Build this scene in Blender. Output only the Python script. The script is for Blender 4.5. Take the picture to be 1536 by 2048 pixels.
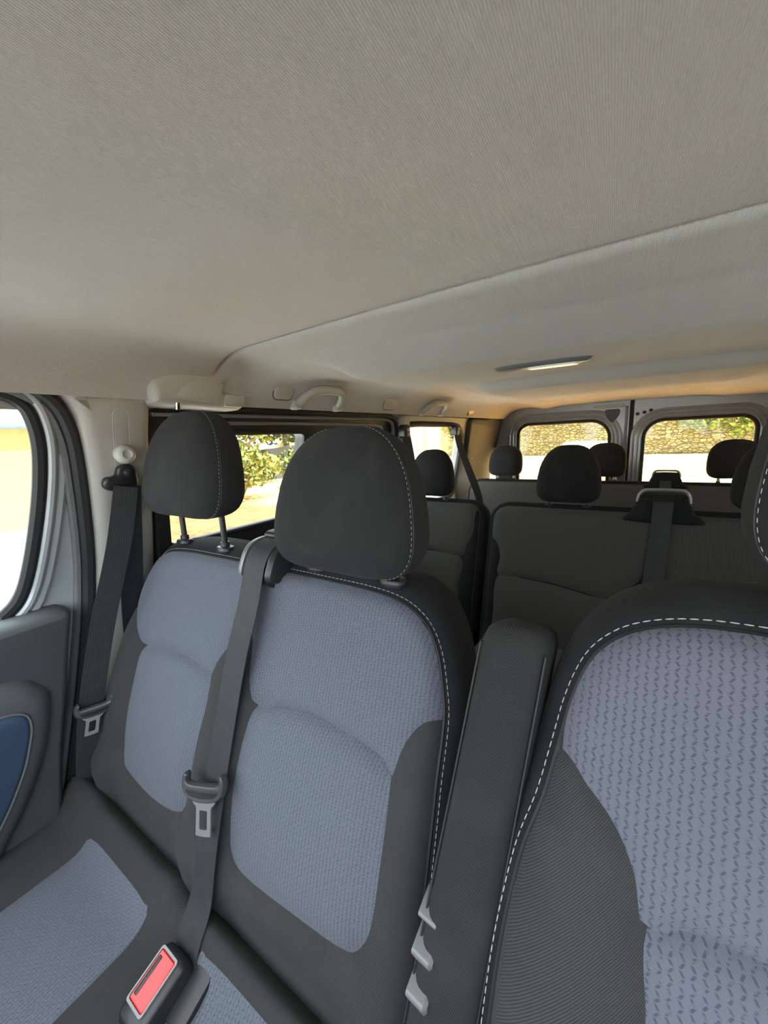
import bpy, math, random
import numpy as np
from mathutils import Vector, Matrix
from mathutils.geometry import tessellate_polygon

for o in list(bpy.data.objects):
    bpy.data.objects.remove(o)
S = bpy.context.scene
COL = S.collection
random.seed(7)
RNG = np.random.default_rng(7)
PI = math.pi

# ------------------------------------------------------------------ camera
YAW, PITCH, ROLL, FPX = math.radians(34), math.radians(10.8), math.radians(-2.7), 774.0
CAM = Vector((0.12, 0.0, 1.18))
_cy, _sy = math.cos(YAW), math.sin(YAW)
_f = Vector((-_sy * math.cos(PITCH), _cy * math.cos(PITCH), -math.sin(PITCH)))
_r = Vector((_cy, _sy, 0)); _u = _r.cross(_f)
_r2 = math.cos(ROLL) * _r + math.sin(ROLL) * _u
_u2 = -math.sin(ROLL) * _r + math.cos(ROLL) * _u
cd = bpy.data.cameras.new('camera')
cam = bpy.data.objects.new('camera', cd); COL.objects.link(cam)
cam.matrix_world = Matrix(((_r2.x, _u2.x, -_f.x, CAM.x), (_r2.y, _u2.y, -_f.y, CAM.y), (_r2.z, _u2.z, -_f.z, CAM.z), (0, 0, 0, 1)))
cd.sensor_fit = 'VERTICAL'; cd.sensor_height = 24.0; cd.lens = 24.0 * FPX / 2048.0
cd.clip_start = 0.02; cd.clip_end = 500
S.camera = cam

# ------------------------------------------------------------------ world, sun, exposure
W = bpy.data.worlds.new('sky'); S.world = W; W.use_nodes = True
bg = W.node_tree.nodes['Background']
bg.inputs[0].default_value = (0.86, 0.94, 1.0, 1); bg.inputs[1].default_value = 1.55
sd = bpy.data.lights.new('sun', 'SUN'); sd.energy = 11.0; sd.angle = 0.02; sd.color = (1.0, 0.93, 0.80)
sun = bpy.data.objects.new('sun', sd); COL.objects.link(sun)
sun.rotation_euler = Vector((-0.40, 0.15, -1.0)).to_track_quat('-Z', 'Y').to_euler()
sun.location = (3, -6, 12)
vs = S.view_settings
vs.view_transform = 'Standard'; vs.look = 'None'; vs.gamma = 1.0; vs.use_curve_mapping = False
vs.exposure = 1.92
cy = S.cycles
cy.use_denoising = True; cy.max_bounces = 10; cy.diffuse_bounces = 6; cy.glossy_bounces = 4
cy.transparent_max_bounces = 12; cy.caustics_reflective = False; cy.caustics_refractive = False
cy.sample_clamp_indirect = 30.0

# ------------------------------------------------------------------ materials
def new_mat(name):
    m = bpy.data.materials.new(name); m.use_nodes = True
    nt = m.node_tree; b = nt.nodes['Principled BSDF']
    return m, nt, b
class G:
    """tiny node-graph helper"""
    def __init__(s, nt): s.nt = nt
    def n(s, t, **kw):
        x = s.nt.nodes.new(t)
        for k, v in kw.items(): setattr(x, k, v)
        return x
    def put(s, inp, v):
        if hasattr(v, 'is_output'): s.nt.links.new(v, inp)
        else: inp.default_value = v
    def m(s, op, a, b=None, c=None):
        x = s.n('ShaderNodeMath', operation=op)
        s.put(x.inputs[0], a)
        if b is not None: s.put(x.inputs[1], b)
        if c is not None: s.put(x.inputs[2], c)
        return x.outputs[0]
    def ss(s, v, a, b):
        x = s.n('ShaderNodeMapRange', interpolation_type='SMOOTHSTEP')
        s.put(x.inputs[0], v); x.inputs[1].default_value = a; x.inputs[2].default_value = b
        return x.outputs[0]
    def mix(s, f, a, b):
        x = s.n('ShaderNodeMix', data_type='RGBA')
        s.put(x.inputs[0], f); s.put(x.inputs[6], a); s.put(x.inputs[7], b)
        return x.outputs[2]
    def uv(s):
        x = s.n('ShaderNodeTexCoord'); sp = s.n('ShaderNodeSeparateXYZ')
        s.nt.links.new(x.outputs['UV'], sp.inputs[0]); return sp.outputs[0], sp.outputs[1], x.outputs['UV']
    def obj(s):
        return s.n('ShaderNodeTexCoord').outputs['Object']
    def noise(s, vec, scale, detail=3, rough=.5):
        x = s.n('ShaderNodeTexNoise'); s.put(x.inputs['Vector'], vec)
        x.inputs['Scale'].default_value = scale; x.inputs['Detail'].default_value = detail; x.inputs['Roughness'].default_value = rough
        return x.outputs[0]
    def bump(s, h, strength, dist):
        x = s.n('ShaderNodeBump'); x.inputs['Strength'].default_value = strength; x.inputs['Distance'].default_value = dist
        s.put(x.inputs['Height'], h); return x.outputs[0]

def c4(c): return (c[0], c[1], c[2], 1)
def fabric_insert(name, light, dark, col_w=.0092, dash=.0105, strength=1.0):
    """knitted seat fabric: staggered columns of short dark stitches over fine twill"""
    m, nt, b = new_mat(name); g = G(nt); u, v, uvv = g.uv()
    du = g.m('DIVIDE', u, col_w)
    col = g.m('FLOOR', du); fu = g.m('FRACT', du)
    dv = g.m('ADD', g.m('DIVIDE', v, dash), g.m('MULTIPLY', col, .37))
    fv = g.m('FRACT', dv)
    tri = g.m('SUBTRACT', g.m('ABSOLUTE', g.m('SUBTRACT', g.m('MULTIPLY', fv, 2.0), 1.0)), .5)
    bar = g.m('SUBTRACT', 1.0, g.ss(g.m('ABSOLUTE', g.m('SUBTRACT', g.m('SUBTRACT', fu, .5), g.m('MULTIPLY', tri, .42))), .07, .21))
    gap = g.ss(g.m('ABSOLUTE', g.m('SUBTRACT', g.m('FRACT', g.m('MULTIPLY', dv, 2.0)), .5)), .44, .30)
    brk = g.ss(g.noise(uvv, 260, 2), .30, .52)
    dashm = g.m('MULTIPLY', g.m('MULTIPLY', bar, gap), brk)
    tw = g.m('SINE', g.m('MULTIPLY', g.m('ADD', u, g.m('MULTIPLY', v, .9)), 2 * PI / .0021))
    tw01 = g.m('MULTIPLY_ADD', tw, .5, .5)
    fine = g.noise(uvv, 900, 2)
    base = g.mix(g.m('MULTIPLY', tw01, .35), c4(light), c4([x * .62 for x in light]))
    base = g.mix(g.m('MULTIPLY', g.m('SUBTRACT', fine, .3), .5), base, c4([x * .7 for x in light]))
    colr = g.mix(g.m('MULTIPLY', dashm, .85 * strength), base, c4(dark))
    g.put(b.inputs['Base Color'], colr); b.inputs['Roughness'].default_value = .95
    b.inputs['Specular IOR Level'].default_value = .15
    b.inputs['Sheen Weight'].default_value = .1; b.inputs['Sheen Roughness'].default_value = .5
    h = g.m('SUBTRACT', g.m('MULTIPLY', tw01, .4), dashm)
    g.put(b.inputs['Normal'], g.bump(h, .45, .0008))
    return m
def twill(name, c, period=.0020, contrast=.45, sheen=.2, rough=.9):
    m, nt, b = new_mat(name); g = G(nt); u, v, uvv = g.uv()
    w = g.m('MULTIPLY', g.m('SUBTRACT', g.noise(uvv, 300, 2), .5), 1.4)
    t = g.m('SINE', g.m('ADD', w, g.m('MULTIPLY', g.m('ADD', u, g.m('MULTIPLY', v, -.8)), 2 * PI / period)))
    x = g.m('SINE', g.m('MULTIPLY', g.m('SUBTRACT', v, g.m('MULTIPLY', u, -.3)), 2 * PI / (period * .8)))
    t01 = g.m('MULTIPLY_ADD', g.m('MULTIPLY', t, g.m('MULTIPLY_ADD', x, .25, .75)), .5, .5)
    col = g.mix(t01, c4([q * (1 - contrast) for q in c]), c4([q * (1 + contrast) for q in c]))
    dust = g.ss(g.noise(uvv, 14, 4), .45, .75)
    col = g.mix(g.m('MULTIPLY', dust, .05), col, c4((.16, .155, .14)))
    g.put(b.inputs['Base Color'], col); b.inputs['Roughness'].default_value = rough
    b.inputs['Specular IOR Level'].default_value = .2
    b.inputs['Sheen Weight'].default_value = sheen; b.inputs['Sheen Roughness'].default_value = .45
    g.put(b.inputs['Normal'], g.bump(t01, .35, .0006))
    return m
def plain(name, c, rough=.6, metal=0.0, grain=0.0, gscale=400, spec=.5, coat=0):
    m, nt, b = new_mat(name); g = G(nt)
    b.inputs['Base Color'].default_value = c4(c); b.inputs['Roughness'].default_value = rough
    b.inputs['Metallic'].default_value = metal; b.inputs['Specular IOR Level'].default_value = spec
    b.inputs['Coat Weight'].default_value = coat
    ob = g.obj(); n1 = g.noise(ob, 9, 4)
    g.put(b.inputs['Base Color'], g.mix(g.ss(n1, .3, .75), c4(c), c4([x * .9 for x in c])))
    if grain: g.put(b.inputs['Normal'], g.bump(g.noise(ob, gscale, 2), grain, .0005))
    return m
def headliner(name, c):
    m, nt, b = new_mat(name); g = G(nt); ob = g.obj()
    sp = g.n('ShaderNodeSeparateXYZ'); g.put(sp.inputs[0], ob)
    w = g.m('MULTIPLY', g.m('SUBTRACT', g.noise(ob, 260, 2), .5), 2.4)
    ribs = g.m('SINE', g.m('ADD', w, g.m('MULTIPLY', g.m('ADD', sp.outputs[0], g.m('MULTIPLY', sp.outputs[1], .06)), 2 * PI / .0017)))
    r01 = g.m('MULTIPLY_ADD', ribs, .5, .5)
    mp = g.n('ShaderNodeMapping'); g.put(mp.inputs[0], ob); mp.inputs['Scale'].default_value = (1.6, .35, 1)
    fib = g.noise(mp.outputs[0], 520, 3, .6)
    mott = g.ss(g.noise(ob, 22, 5, .6), .35, .7)
    col = g.mix(g.m('MULTIPLY', r01, .28), c4(c), c4([x * .72 for x in c]))
    col = g.mix(g.m('MULTIPLY', g.ss(fib, .35, .7), .45), col, c4([x * 1.22 for x in c]))
    col = g.mix(g.m('MULTIPLY', mott, .16), col, c4([x * .82 for x in c]))
    g.put(b.inputs['Base Color'], col); b.inputs['Roughness'].default_value = 1.0
    b.inputs['Specular IOR Level'].default_value = .05
    b.inputs['Sheen Weight'].default_value = .2
    g.put(b.inputs['Normal'], g.bump(g.m('ADD', r01, g.m('MULTIPLY', fib, 1.2)), .4, .0006))
    return m
def webbing(name, c):
    m, nt, b = new_mat(name); g = G(nt); u, v, uvv = g.uv()
    t = g.m('ABSOLUTE', g.m('SINE', g.m('MULTIPLY', u, PI / .0045)))
    hb = g.m('SINE', g.m('MULTIPLY', g.m('ADD', v, g.m('MULTIPLY', t, .0012)), 2 * PI / .0016))
    col = g.mix(g.ss(t, .0, .35), c4([x * .6 for x in c]), c4(c))
    col = g.mix(g.m('MULTIPLY', g.ss(g.noise(uvv, 40, 4), .45, .8), .3), col, c4([x * 1.7 for x in c]))
    g.put(b.inputs['Base Color'], col); b.inputs['Roughness'].default_value = .62
    b.inputs['Specular IOR Level'].default_value = .35
    g.put(b.inputs['Normal'], g.bump(g.m('ADD', t, g.m('MULTIPLY', hb, .3)), .3, .0005))
    return m
def glass(name, tint, refl=1.0):
    m, nt, b = new_mat(name); g = G(nt); nt.nodes.remove(b)
    tr = g.n('ShaderNodeBsdfTransparent'); tr.inputs[0].default_value = c4(tint)
    gl = g.n('ShaderNodeBsdfGlossy'); gl.inputs['Roughness'].default_value = .02
    lw = g.n('ShaderNodeLayerWeight'); lw.inputs[0].default_value = .5
    fr = g.m('MULTIPLY_ADD', g.m('POWER', lw.outputs['Facing'], 5.0), .5, .03)
    mx = g.n('ShaderNodeMixShader'); g.put(mx.inputs[0], g.m('MULTIPLY', fr, refl))
    g.put(mx.inputs[1], tr.outputs[0]); g.put(mx.inputs[2], gl.outputs[0])
    g.put(nt.nodes['Material Output'].inputs[0], mx.outputs[0])
    return m

M = {}
M['headliner'] = headliner('headliner_fabric', (.415, .40, .37))
M['blue'] = fabric_insert('blue_knit', (.136, .147, .176), (.038, .043, .072), .0056, .0078, .7)
M['blue_big'] = fabric_insert('blue_knit_driver', (.138, .144, .177), (.036, .040, .074), .0062, .0084, .75)
M['shaded_knit'] = fabric_insert('shaded_knit', (.080, .077, .070), (.045, .044, .041), strength=.6)  # blue knit of the rear rows, with dim warm shade put into its colour
M['twill'] = twill('black_twill', (.040, .040, .0395), sheen=.06, contrast=.5)
M['twill_arm'] = twill('black_armrest_twill', (.025, .025, .025), sheen=.04)
M['twill_fine'] = twill('black_headrest_knit', (.019, .0195, .020), .0018, .3, .03)
M['border'] = twill('black_border_knit', (.015, .015, .0155), .0017, .3, .03)
M['piping'] = plain('black_piping', (.015, .015, .016), .6)
M['thread'] = plain('white_thread', (.42, .43, .45), .8)
M['webbing'] = webbing('black_webbing', (.035, .036, .038))
M['webbing_dark'] = webbing('navy_webbing', (.016, .02, .03))
M['black'] = plain('black_plastic', (.018, .018, .019), .38, 0, .25, 500)
M['black_matte'] = plain('black_rubber', (.016, .017, .018), .7)
M['grey_plastic'] = plain('grey_plastic', (.16, .165, .165), .35, 0, .15, 500)
M['silver_plastic'] = plain('silver_plastic', (.22, .22, .215), .35, .3)
M['cream'] = plain('cream_plastic', (.37, .36, .325), .55, 0, .35, 700)
M['cream_knob'] = plain('cream_knob_plastic', (.46, .45, .41), .45)
M['dark_trim'] = plain('dark_trim_plastic', (.036, .035, .032), .6, 0, .4, 500)
M['card'] = plain('grey_door_plastic', (.085, .092, .095), .55, 0, .4, 600)
M['card_blue'] = plain('blue_door_insert', (.045, .075, .13), .5, 0, .3, 600)
M['paint'] = plain('silver_grey_paint', (.42, .45, .46), .38, .15, 0, 400, .5, .2)
M['paint_rear'] = plain('silver_paint', (.30, .31, .31), .28, 0.25, 0, 400, .5, .3)
M['chrome'] = plain('chrome', (.75, .75, .76), .12, 1.0)
M['steel'] = plain('brushed_steel', (.36, .37, .37), .42, .75)
M['grip'] = plain('dark_grey_grip_plastic', (.055, .056, .057), .3)
M['red'] = plain('red_button', (.80, .03, .03), .18)
M['carpet'] = plain('dark_carpet', (.03, .03, .03), 1.0, 0, .8, 300)
M['glass'] = glass('clear_glass', (.92, .95, .94))
M['glass_tint'] = glass('tinted_glass', (.86, .86, .80))
M['glass_dark'] = glass('dimming_glass', (.55, .55, .52))  # tint invented for the unseen driver-side panes, to meter their light
M['lamp_lens'] = plain('lamp_lens', (.8, .79, .74), .12, 0, 0, 400, .9)  # pale colour stands for the rear windows reflected in a clear lens

# ------------------------------------------------------------------ mesh helpers
def link(o, parent=None):
    COL.objects.link(o)
    if parent is not None: o.parent = parent
    return o
def tag(o, label=None, cat=None, group=None, kind=None):
    if label: o['label'] = label
    if cat: o['category'] = cat
    if group: o['group'] = group
    if kind: o['kind'] = kind
    return o
def empty(name, label, cat, group=None, loc=(0, 0, 0)):
    o = bpy.data.objects.new(name, None); o.empty_display_size = .05; o.location = loc
    link(o); return tag(o, label, cat, group)
def mesh(name, V, F, mat, parent=None, uv=None, smooth=True, angle=None):
    me = bpy.data.meshes.new(name)
    me.from_pydata([tuple(map(float, v)) for v in V], [], [tuple(int(i) for i in f) for f in F])
    if uv is not None:
        l = me.uv_layers.new(name='uv')
        idx = np.empty(len(me.loops), int); me.loops.foreach_get('vertex_index', idx)
        l.data.foreach_set('uv', np.asarray(uv, float)[idx].ravel())
    if smooth: me.polygons.foreach_set('use_smooth', [True] * len(me.polygons))
    if angle is not None: me.set_sharp_from_angle(angle=math.radians(angle))
    me.materials.append(M[mat] if isinstance(mat, str) else mat)
    me.validate(); me.update()
    o = bpy.data.objects.new(name, me)
    root = parent
    while root is not None and root.parent is not None: root = root.parent
    if root is not None and root.type == 'EMPTY':
        me.transform(Matrix.Translation(-Vector(root.location)))
    return link(o, parent)
class MB:
    def __init__(s): s.V = []; s.F = []; s.UV = []
    def add(s, V, F, UV=None):
        k = len(s.V); s.V += [tuple(v) for v in V]; s.F += [tuple(i + k for i in f) for f in F]
        s.UV += list(UV) if UV is not None else [(v[0] + v[1], v[2]) for v in V]
        return s
    def build(s, name, mat, parent=None, smooth=True, angle=40):
        return mesh(name, s.V, s.F, mat, parent, s.UV, smooth, angle)
def cr_closed(P, n=4):
    P = np.asarray(P, float); out = []; k = len(P)
    for i in range(k):
        a, b, c, d = P[i - 1], P[i], P[(i + 1) % k], P[(i + 2) % k]
        for j in range(n):
            t = j / n
            out.append(.5 * (2 * b + (c - a) * t + (2 * a - 5 * b + 4 * c - d) * t * t + (3 * b - a - 3 * c + d) * t ** 3))
    return np.array(out)
def cr_open(P, n=6):
    P = np.asarray(P, float); out = []; k = len(P)
    for i in range(k - 1):
        a = P[max(i - 1, 0)]; b = P[i]; c = P[i + 1]; d = P[min(i + 2, k - 1)]
        for j in range(n):
            t = j / n
            out.append(.5 * (2 * b + (c - a) * t + (2 * a - 5 * b + 4 * c - d) * t * t + (3 * b - a - 3 * c + d) * t ** 3))
    out.append(P[-1]); return np.array(out)
def resample(P, step, closed=True):
    P = np.asarray(P, float)
    Q = np.vstack([P, P[:1]]) if closed else P
    L = np.r_[0, np.cumsum(np.linalg.norm(np.diff(Q, axis=0), axis=1))]
    n = max(2, int(round(L[-1] / step)))
    t = np.linspace(0, L[-1], n + 1)
    if closed: t = t[:-1]
    return np.stack([np.interp(t, L, Q[:, i]) for i in range(Q.shape[1])], 1)
def rrect(x0, x1, y0, y1, r, n=6):
    if not isinstance(r, (tuple, list)): r = (r,) * 4
    P = []
    for (cx, cy_, a, q) in ((x1 - r[0], y1 - r[0], 0, r[0]), (x0 + r[1], y1 - r[1], PI / 2, r[1]), (x0 + r[2], y0 + r[2], PI, r[2]), (x1 - r[3], y0 + r[3], 1.5 * PI, r[3])):
        for i in range(n + 1):
            t = a + PI / 2 * i / n; P.append((cx + q * math.cos(t), cy_ + q * math.sin(t)))
    return np.array(P)
def area2(P): P = np.asarray(P); return .5 * np.sum(P[:, 0] * np.roll(P[:, 1], -1) - np.roll(P[:, 0], -1) * P[:, 1])
def normals2(P):
    P = np.asarray(P); t = np.roll(P, -1, 0) - np.roll(P, 1, 0)
    t /= np.maximum(np.linalg.norm(t, axis=1, keepdims=True), 1e-9)
    n = np.stack([t[:, 1], -t[:, 0]], 1)
    return n if area2(P) > 0 else -n
def sdf(poly, pts):
    poly = np.asarray(poly, float); pts = np.asarray(pts, float)
    a = poly; b = np.roll(poly, -1, 0); ab = b - a
    out = np.empty(len(pts))
    for s0 in range(0, len(pts), 4000):
        p = pts[s0:s0 + 4000]
        ap = p[:, None] - a[None]
        t = np.clip((ap * ab).sum(2) / np.maximum((ab * ab).sum(1), 1e-12), 0, 1)
        d = np.sqrt((((ap - t[..., None] * ab) ** 2).sum(2)).min(1))
        cond = ((a[None, :, 1] > p[:, None, 1]) != (b[None, :, 1] > p[:, None, 1]))
        xi = a[None, :, 0] + (p[:, None, 1] - a[None, :, 1]) / np.where(np.abs(ab[:, 1]) < 1e-12, 1e-12, ab[:, 1]) * ab[:, 0]
        ins = (np.sum(cond & (p[:, None, 0] < xi), 1) % 2) == 1
        out[s0:s0 + 4000] = np.where(ins, -d, d)
    return out
def tube(path, r, n=8, closed=False, flat=None, caps=True):
    """swept round (or flattened) section; flat=(axis, ratio) squashes the section along that axis"""
    P = [Vector(p) for p in path]; k = len(P); V = []; F = []; UV = []
    up = None; L = 0
    for i, p in enumerate(P):
        a = P[i - 1] if (i or closed) else p; b = P[(i + 1) % k] if (i < k - 1 or closed) else p
        t = (b - a).normalized()
        if up is None:
            up = Vector((0, 0, 1)) if abs(t.z) < .9 else Vector((1, 0, 0))
        up = (up - t * up.dot(t)).normalized(); sd_ = t.cross(up)
        rr = r[i] if isinstance(r, (list, tuple, np.ndarray)) else r
        if i: L += (p - P[i - 1]).length
        for j in range(n):
            w = 2 * PI * j / n; q = up * (math.cos(w) * rr) + sd_ * (math.sin(w) * rr)
            if flat: ax = Vector(flat[0]); q = q - ax * (q.dot(ax) * (1 - flat[1]))
            V.append(p + q); UV.append((rr * w, L))
    m_ = k if closed else k - 1
    for i in range(m_):
        for j in range(n):
            a, b = i * n + j, i * n + (j + 1) % n; c, d = ((i + 1) % k) * n + (j + 1) % n, ((i + 1) % k) * n + j
            F.append((a, b, c, d))
    if caps and not closed:
        F.append(tuple(range(n - 1, -1, -1))); F.append(tuple((k - 1) * n + j for j in range(n)))
    return V, F, UV
def plate(loops, f, t0, t1):
    """flat plate with holes: loops[0] outer, rest holes, in 2D; f(a,b,off) -> 3D"""
    pts = [Vector((p[0], p[1], 0)) for l in loops for p in l]
    tri = tessellate_polygon([[Vector((p[0], p[1], 0)) for p in l] for l in loops])
    n = len(pts)
    V = [f(p.x, p.y, t0) for p in pts] + [f(p.x, p.y, t1) for p in pts]
    F = [tuple(t) for t in tri] + [tuple(i + n for i in reversed(t)) for t in tri]
    k = 0
    for l in loops:
        m_ = len(l)
        for i in range(m_):
            a, b = k + i, k + (i + 1) % m_; F.append((a, b, b + n, a + n))
        k += m_
    UV = [(p.x, p.y) for p in pts] * 2
    return V, F, UV
def pillow(poly, f, prof, cap=True):
    """solid from a closed 2D outline: prof = [(inset, off), ...] rings from back to front; f(a,b,off)->3D"""
    P = np.asarray(poly, float); nrm = normals2(P); k = len(P); V = []; F = []; UV = []
    for ins, off in prof:
        Q = P - nrm * ins
        V += [f(q[0], q[1], off) for q in Q]; UV += [tuple(q) for q in Q]
    for i in range(len(prof) - 1):
        for j in range(k):
            a, b = i * k + j, i * k + (j + 1) % k; F.append((a, b, b + k, a + k))
    for ring, rev in ((0, True), (len(prof) - 1, False)):
        Q = V[ring * k:(ring + 1) * k]; q2 = P - nrm * prof[ring][0]
        tri = tessellate_polygon([[Vector((p[0], p[1], 0)) for p in q2]])
        F += [tuple(ring * k + i for i in (reversed(t) if rev else t)) for t in tri]
    return V, F, UV
def ribbon(path, wv, width, thick=.0014):
    P = [Vector(p) for p in path]; V = []; F = []; UV = []; L = 0
    for i, p in enumerate(P):
        t = (P[min(i + 1, len(P) - 1)] - P[max(i - 1, 0)]).normalized()
        w = Vector(wv[i] if isinstance(wv, list) else wv); w = (w - t * w.dot(t)).normalized(); nn = t.cross(w)
        if i: L += (p - P[i - 1]).length
        for a, b in ((-.5, -.5), (.5, -.5), (.5, .5), (-.5, .5)):
            V.append(p + w * (a * width) + nn * (b * thick)); UV.append((a * width, L))
    for i in range(len(P) - 1):
        for j in range(4): F.append((i * 4 + j, i * 4 + (j + 1) % 4, i * 4 + 4 + (j + 1) % 4, i * 4 + 4 + j))
    F.append((3, 2, 1, 0)); k = len(V) - 4; F.append((k, k + 1, k + 2, k + 3))
    return V, F, UV
def superloft(rings, n=28, cap=True):
    """rings: (centre, half_x_vec, half_y_vec, exponent)"""
    V = []; F = []; UV = []
    for c, hx, hy, e in rings:
        c = Vector(c); hx = Vector(hx); hy = Vector(hy)
        for j in range(n):
            w = 2 * PI * j / n; cx_, sx_ = math.cos(w), math.sin(w)
            p = c + hx * (math.copysign(abs(cx_) ** (2 / e), cx_)) + hy * (math.copysign(abs(sx_) ** (2 / e), sx_))
            V.append(p); UV.append((p.x + p.y, p.z))
    for i in range(len(rings) - 1):
        for j in range(n):
            a, b = i * n + j, i * n + (j + 1) % n; F.append((a, b, b + n, a + n))
    if cap:
        F.append(tuple(range(n - 1, -1, -1))); F.append(tuple((len(rings) - 1) * n + j for j in range(n)))
    return V, F, UV
def dashes(path, on=.0056, off=.0026, r=.00055):
    """stitches: a row of tiny thread segments along a path"""
    P = resample(path, .0008, False); mb = MB(); st = int((on + off) / .0008); o_ = int(on / .0008)
    for i in range(0, len(P) - o_, st):
        a, b = Vector(P[i]), Vector(P[i + o_])
        mb.add(*tube([a, (a + b) / 2, b], [r * .6, r, r * .6], 5))
    return mb

# --------------------------------------------- upholstered panel with regions cut along seams
class Frame:
    def __init__(s, P0, es, en): s.P0 = Vector(P0); s.ex = Vector((1, 0, 0)); s.es = Vector(es); s.en = Vector(en)
    def __call__(s, x, t, d): return s.P0 + s.ex * x + s.es * t + s.en * d
def back_frame(y, z, rec):
    r = math.radians(rec)
    return Frame((0, y, z), (0, math.sin(r), math.cos(r)), (0, -math.cos(r), math.sin(r)))
def sst(x, a, b):
    t = np.clip((x - a) / (b - a), 0, 1); return t * t * (3 - 2 * t)
def upholster(parent, fr, outline, regions, depth, grid, body_name, body_mat, shell=None, shell_mat='border', groove=.0045, round_=.03, drop=.016, stitch=True, piping=True, stitch_range=None, shell_name='back_shell', lift=0.0):
    """front face of a cushion: the body mesh is what is left after the regions are cut out.
    regions: [(name, polygon, material, puff, parent_is_body)]"""
    outline = np.asarray(outline); lo = outline.min(0) - grid; hi = outline.max(0) + grid
    nx = int((hi[0] - lo[0]) / grid) + 1; ny = int((hi[1] - lo[1]) / grid) + 1
    xs = np.linspace(lo[0], hi[0], nx); ys = np.linspace(lo[1], hi[1], ny)
    pts = [tuple(p) for p in np.stack(np.meshgrid(xs, ys), -1).reshape(-1, 2)]
    polys = [(j * nx + i, j * nx + i + 1, (j + 1) * nx + i + 1, (j + 1) * nx + i) for j in range(ny - 1) for i in range(nx - 1)]
    def cut(polys, poly2):
        val = list(sdf(poly2, np.array(pts))); cache = {}; ins, outs = [], []
        for f in polys:
            s_ = [val[i] for i in f]
            if max(s_) <= 0: ins.append(f); continue
            if min(s_) >= 0: outs.append(f); continue
            A, B = [], []
            for k, i in enumerate(f):
                j = f[(k + 1) % len(f)]
                if val[i] <= 0: A.append(i)
                if val[i] >= 0: B.append(i)
                if val[i] * val[j] < 0:
                    key = (min(i, j), max(i, j))
                    if key not in cache:
                        t = val[key[0]] / (val[key[0]] - val[key[1]])
                        p, q = pts[key[0]], pts[key[1]]
                        pts.append((p[0] + (q[0] - p[0]) * t, p[1] + (q[1] - p[1]) * t)); val.append(0.0)
                        cache[key] = len(pts) - 1
                    A.append(cache[key]); B.append(cache[key])
            if len(A) > 2: ins.append(tuple(A))
            if len(B) > 2: outs.append(tuple(B))
        return ins, outs
    polys, _ = cut(polys, outline)
    parts = []
    for r in regions:
        a, polys = cut(polys, r[1]); parts.append((r, a))
    P = np.array(pts); so = -sdf(outline, P)
    d = depth(P[:, 0], P[:, 1])
    d = d - drop * (1 - np.sqrt(np.clip(1 - (1 - np.clip(so / round_, 0, 1)) ** 2, 0, 1)))
    for r, _ in parts:
        q = sdf(r[1], P)
        d = d - groove * np.exp(-(q / .0055) ** 2) + r[3] * sst(-q, 0, .035)
    V3 = [fr(p[0], p[1], q) for p, q in zip(P, d)]
    def sub(polys, name, mat, par):
        used = sorted({i for f in polys for i in f}); mp = {i: k for k, i in enumerate(used)}
        return mesh(name, [V3[i] for i in used], [tuple(mp[i] for i in f) for f in polys], mat, par, [pts[i] for i in used])
    body = sub(polys, body_name, body_mat, parent)
    for r, a in parts:
        if a: sub(a, r[0], r[2], body)
    # border shell wrapping round the sides
    nrm = normals2(outline); do = depth(outline[:, 0], outline[:, 1]) - drop
    if shell:
        V, F, UV = [], [], []; k = len(outline)
        L = np.r_[0, np.cumsum(np.linalg.norm(np.diff(outline, axis=0), axis=1))]
        acc = 0; prev = (0, 0)
        for off, dd in shell:
            acc += math.hypot(off - prev[0], dd - prev[1]); prev = (off, dd)
            for i in range(k):
                q = outline[i] + nrm[i] * off; q = q + np.array([0, max(0, nrm[i][1]) * -dd * lift])
                V.append(fr(q[0], q[1], do[i] * max(0, 1 + dd / .05) + dd)); UV.append((L[i], acc))
        for a_ in range(len(shell) - 1):
            for j in range(k):
                a, b = a_ * k + j, a_ * k + (j + 1) % k; F.append((a, b, b + k, a + k))
        q2 = outline + nrm * shell[-1][0]; q2 = q2 + np.stack([0 * q2[:, 0], np.maximum(0, nrm[:, 1]) * -shell[-1][1] * lift], 1)
        F += [tuple((len(shell) - 1) * k + i for i in t) for t in tessellate_polygon([[Vector((p[0], p[1], 0)) for p in q2]])]
        mesh(shell_name, V, F, shell_mat, parent, UV)
    if piping:
        mb = MB(); mb.add(*tube([fr(p[0], p[1], q + .0005) for p, q in zip(outline, do)], .0024, 6, True)); mb.build('piping', 'piping', body)
    if stitch:
        sel = [i for i in range(len(outline)) if stitch_range is None or stitch_range(outline[i])]
        runs = []; cur = []
        for i in sel:
            if cur and i != cur[-1] + 1: runs.append(cur); cur = []
            cur.append(i)
        if cur: runs.append(cur)
        mb = MB()
        for run in runs:
            if len(run) < 3: continue
            path = [fr(*(outline[i] + nrm[i] * .0065), do[i] + .0004) for i in run]
            d_ = dashes(path); mb.add(d_.V, d_.F)
        if mb.V:
            tag(mb.build('stitching', 'thread', body), kind='stuff')
    return body

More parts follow.
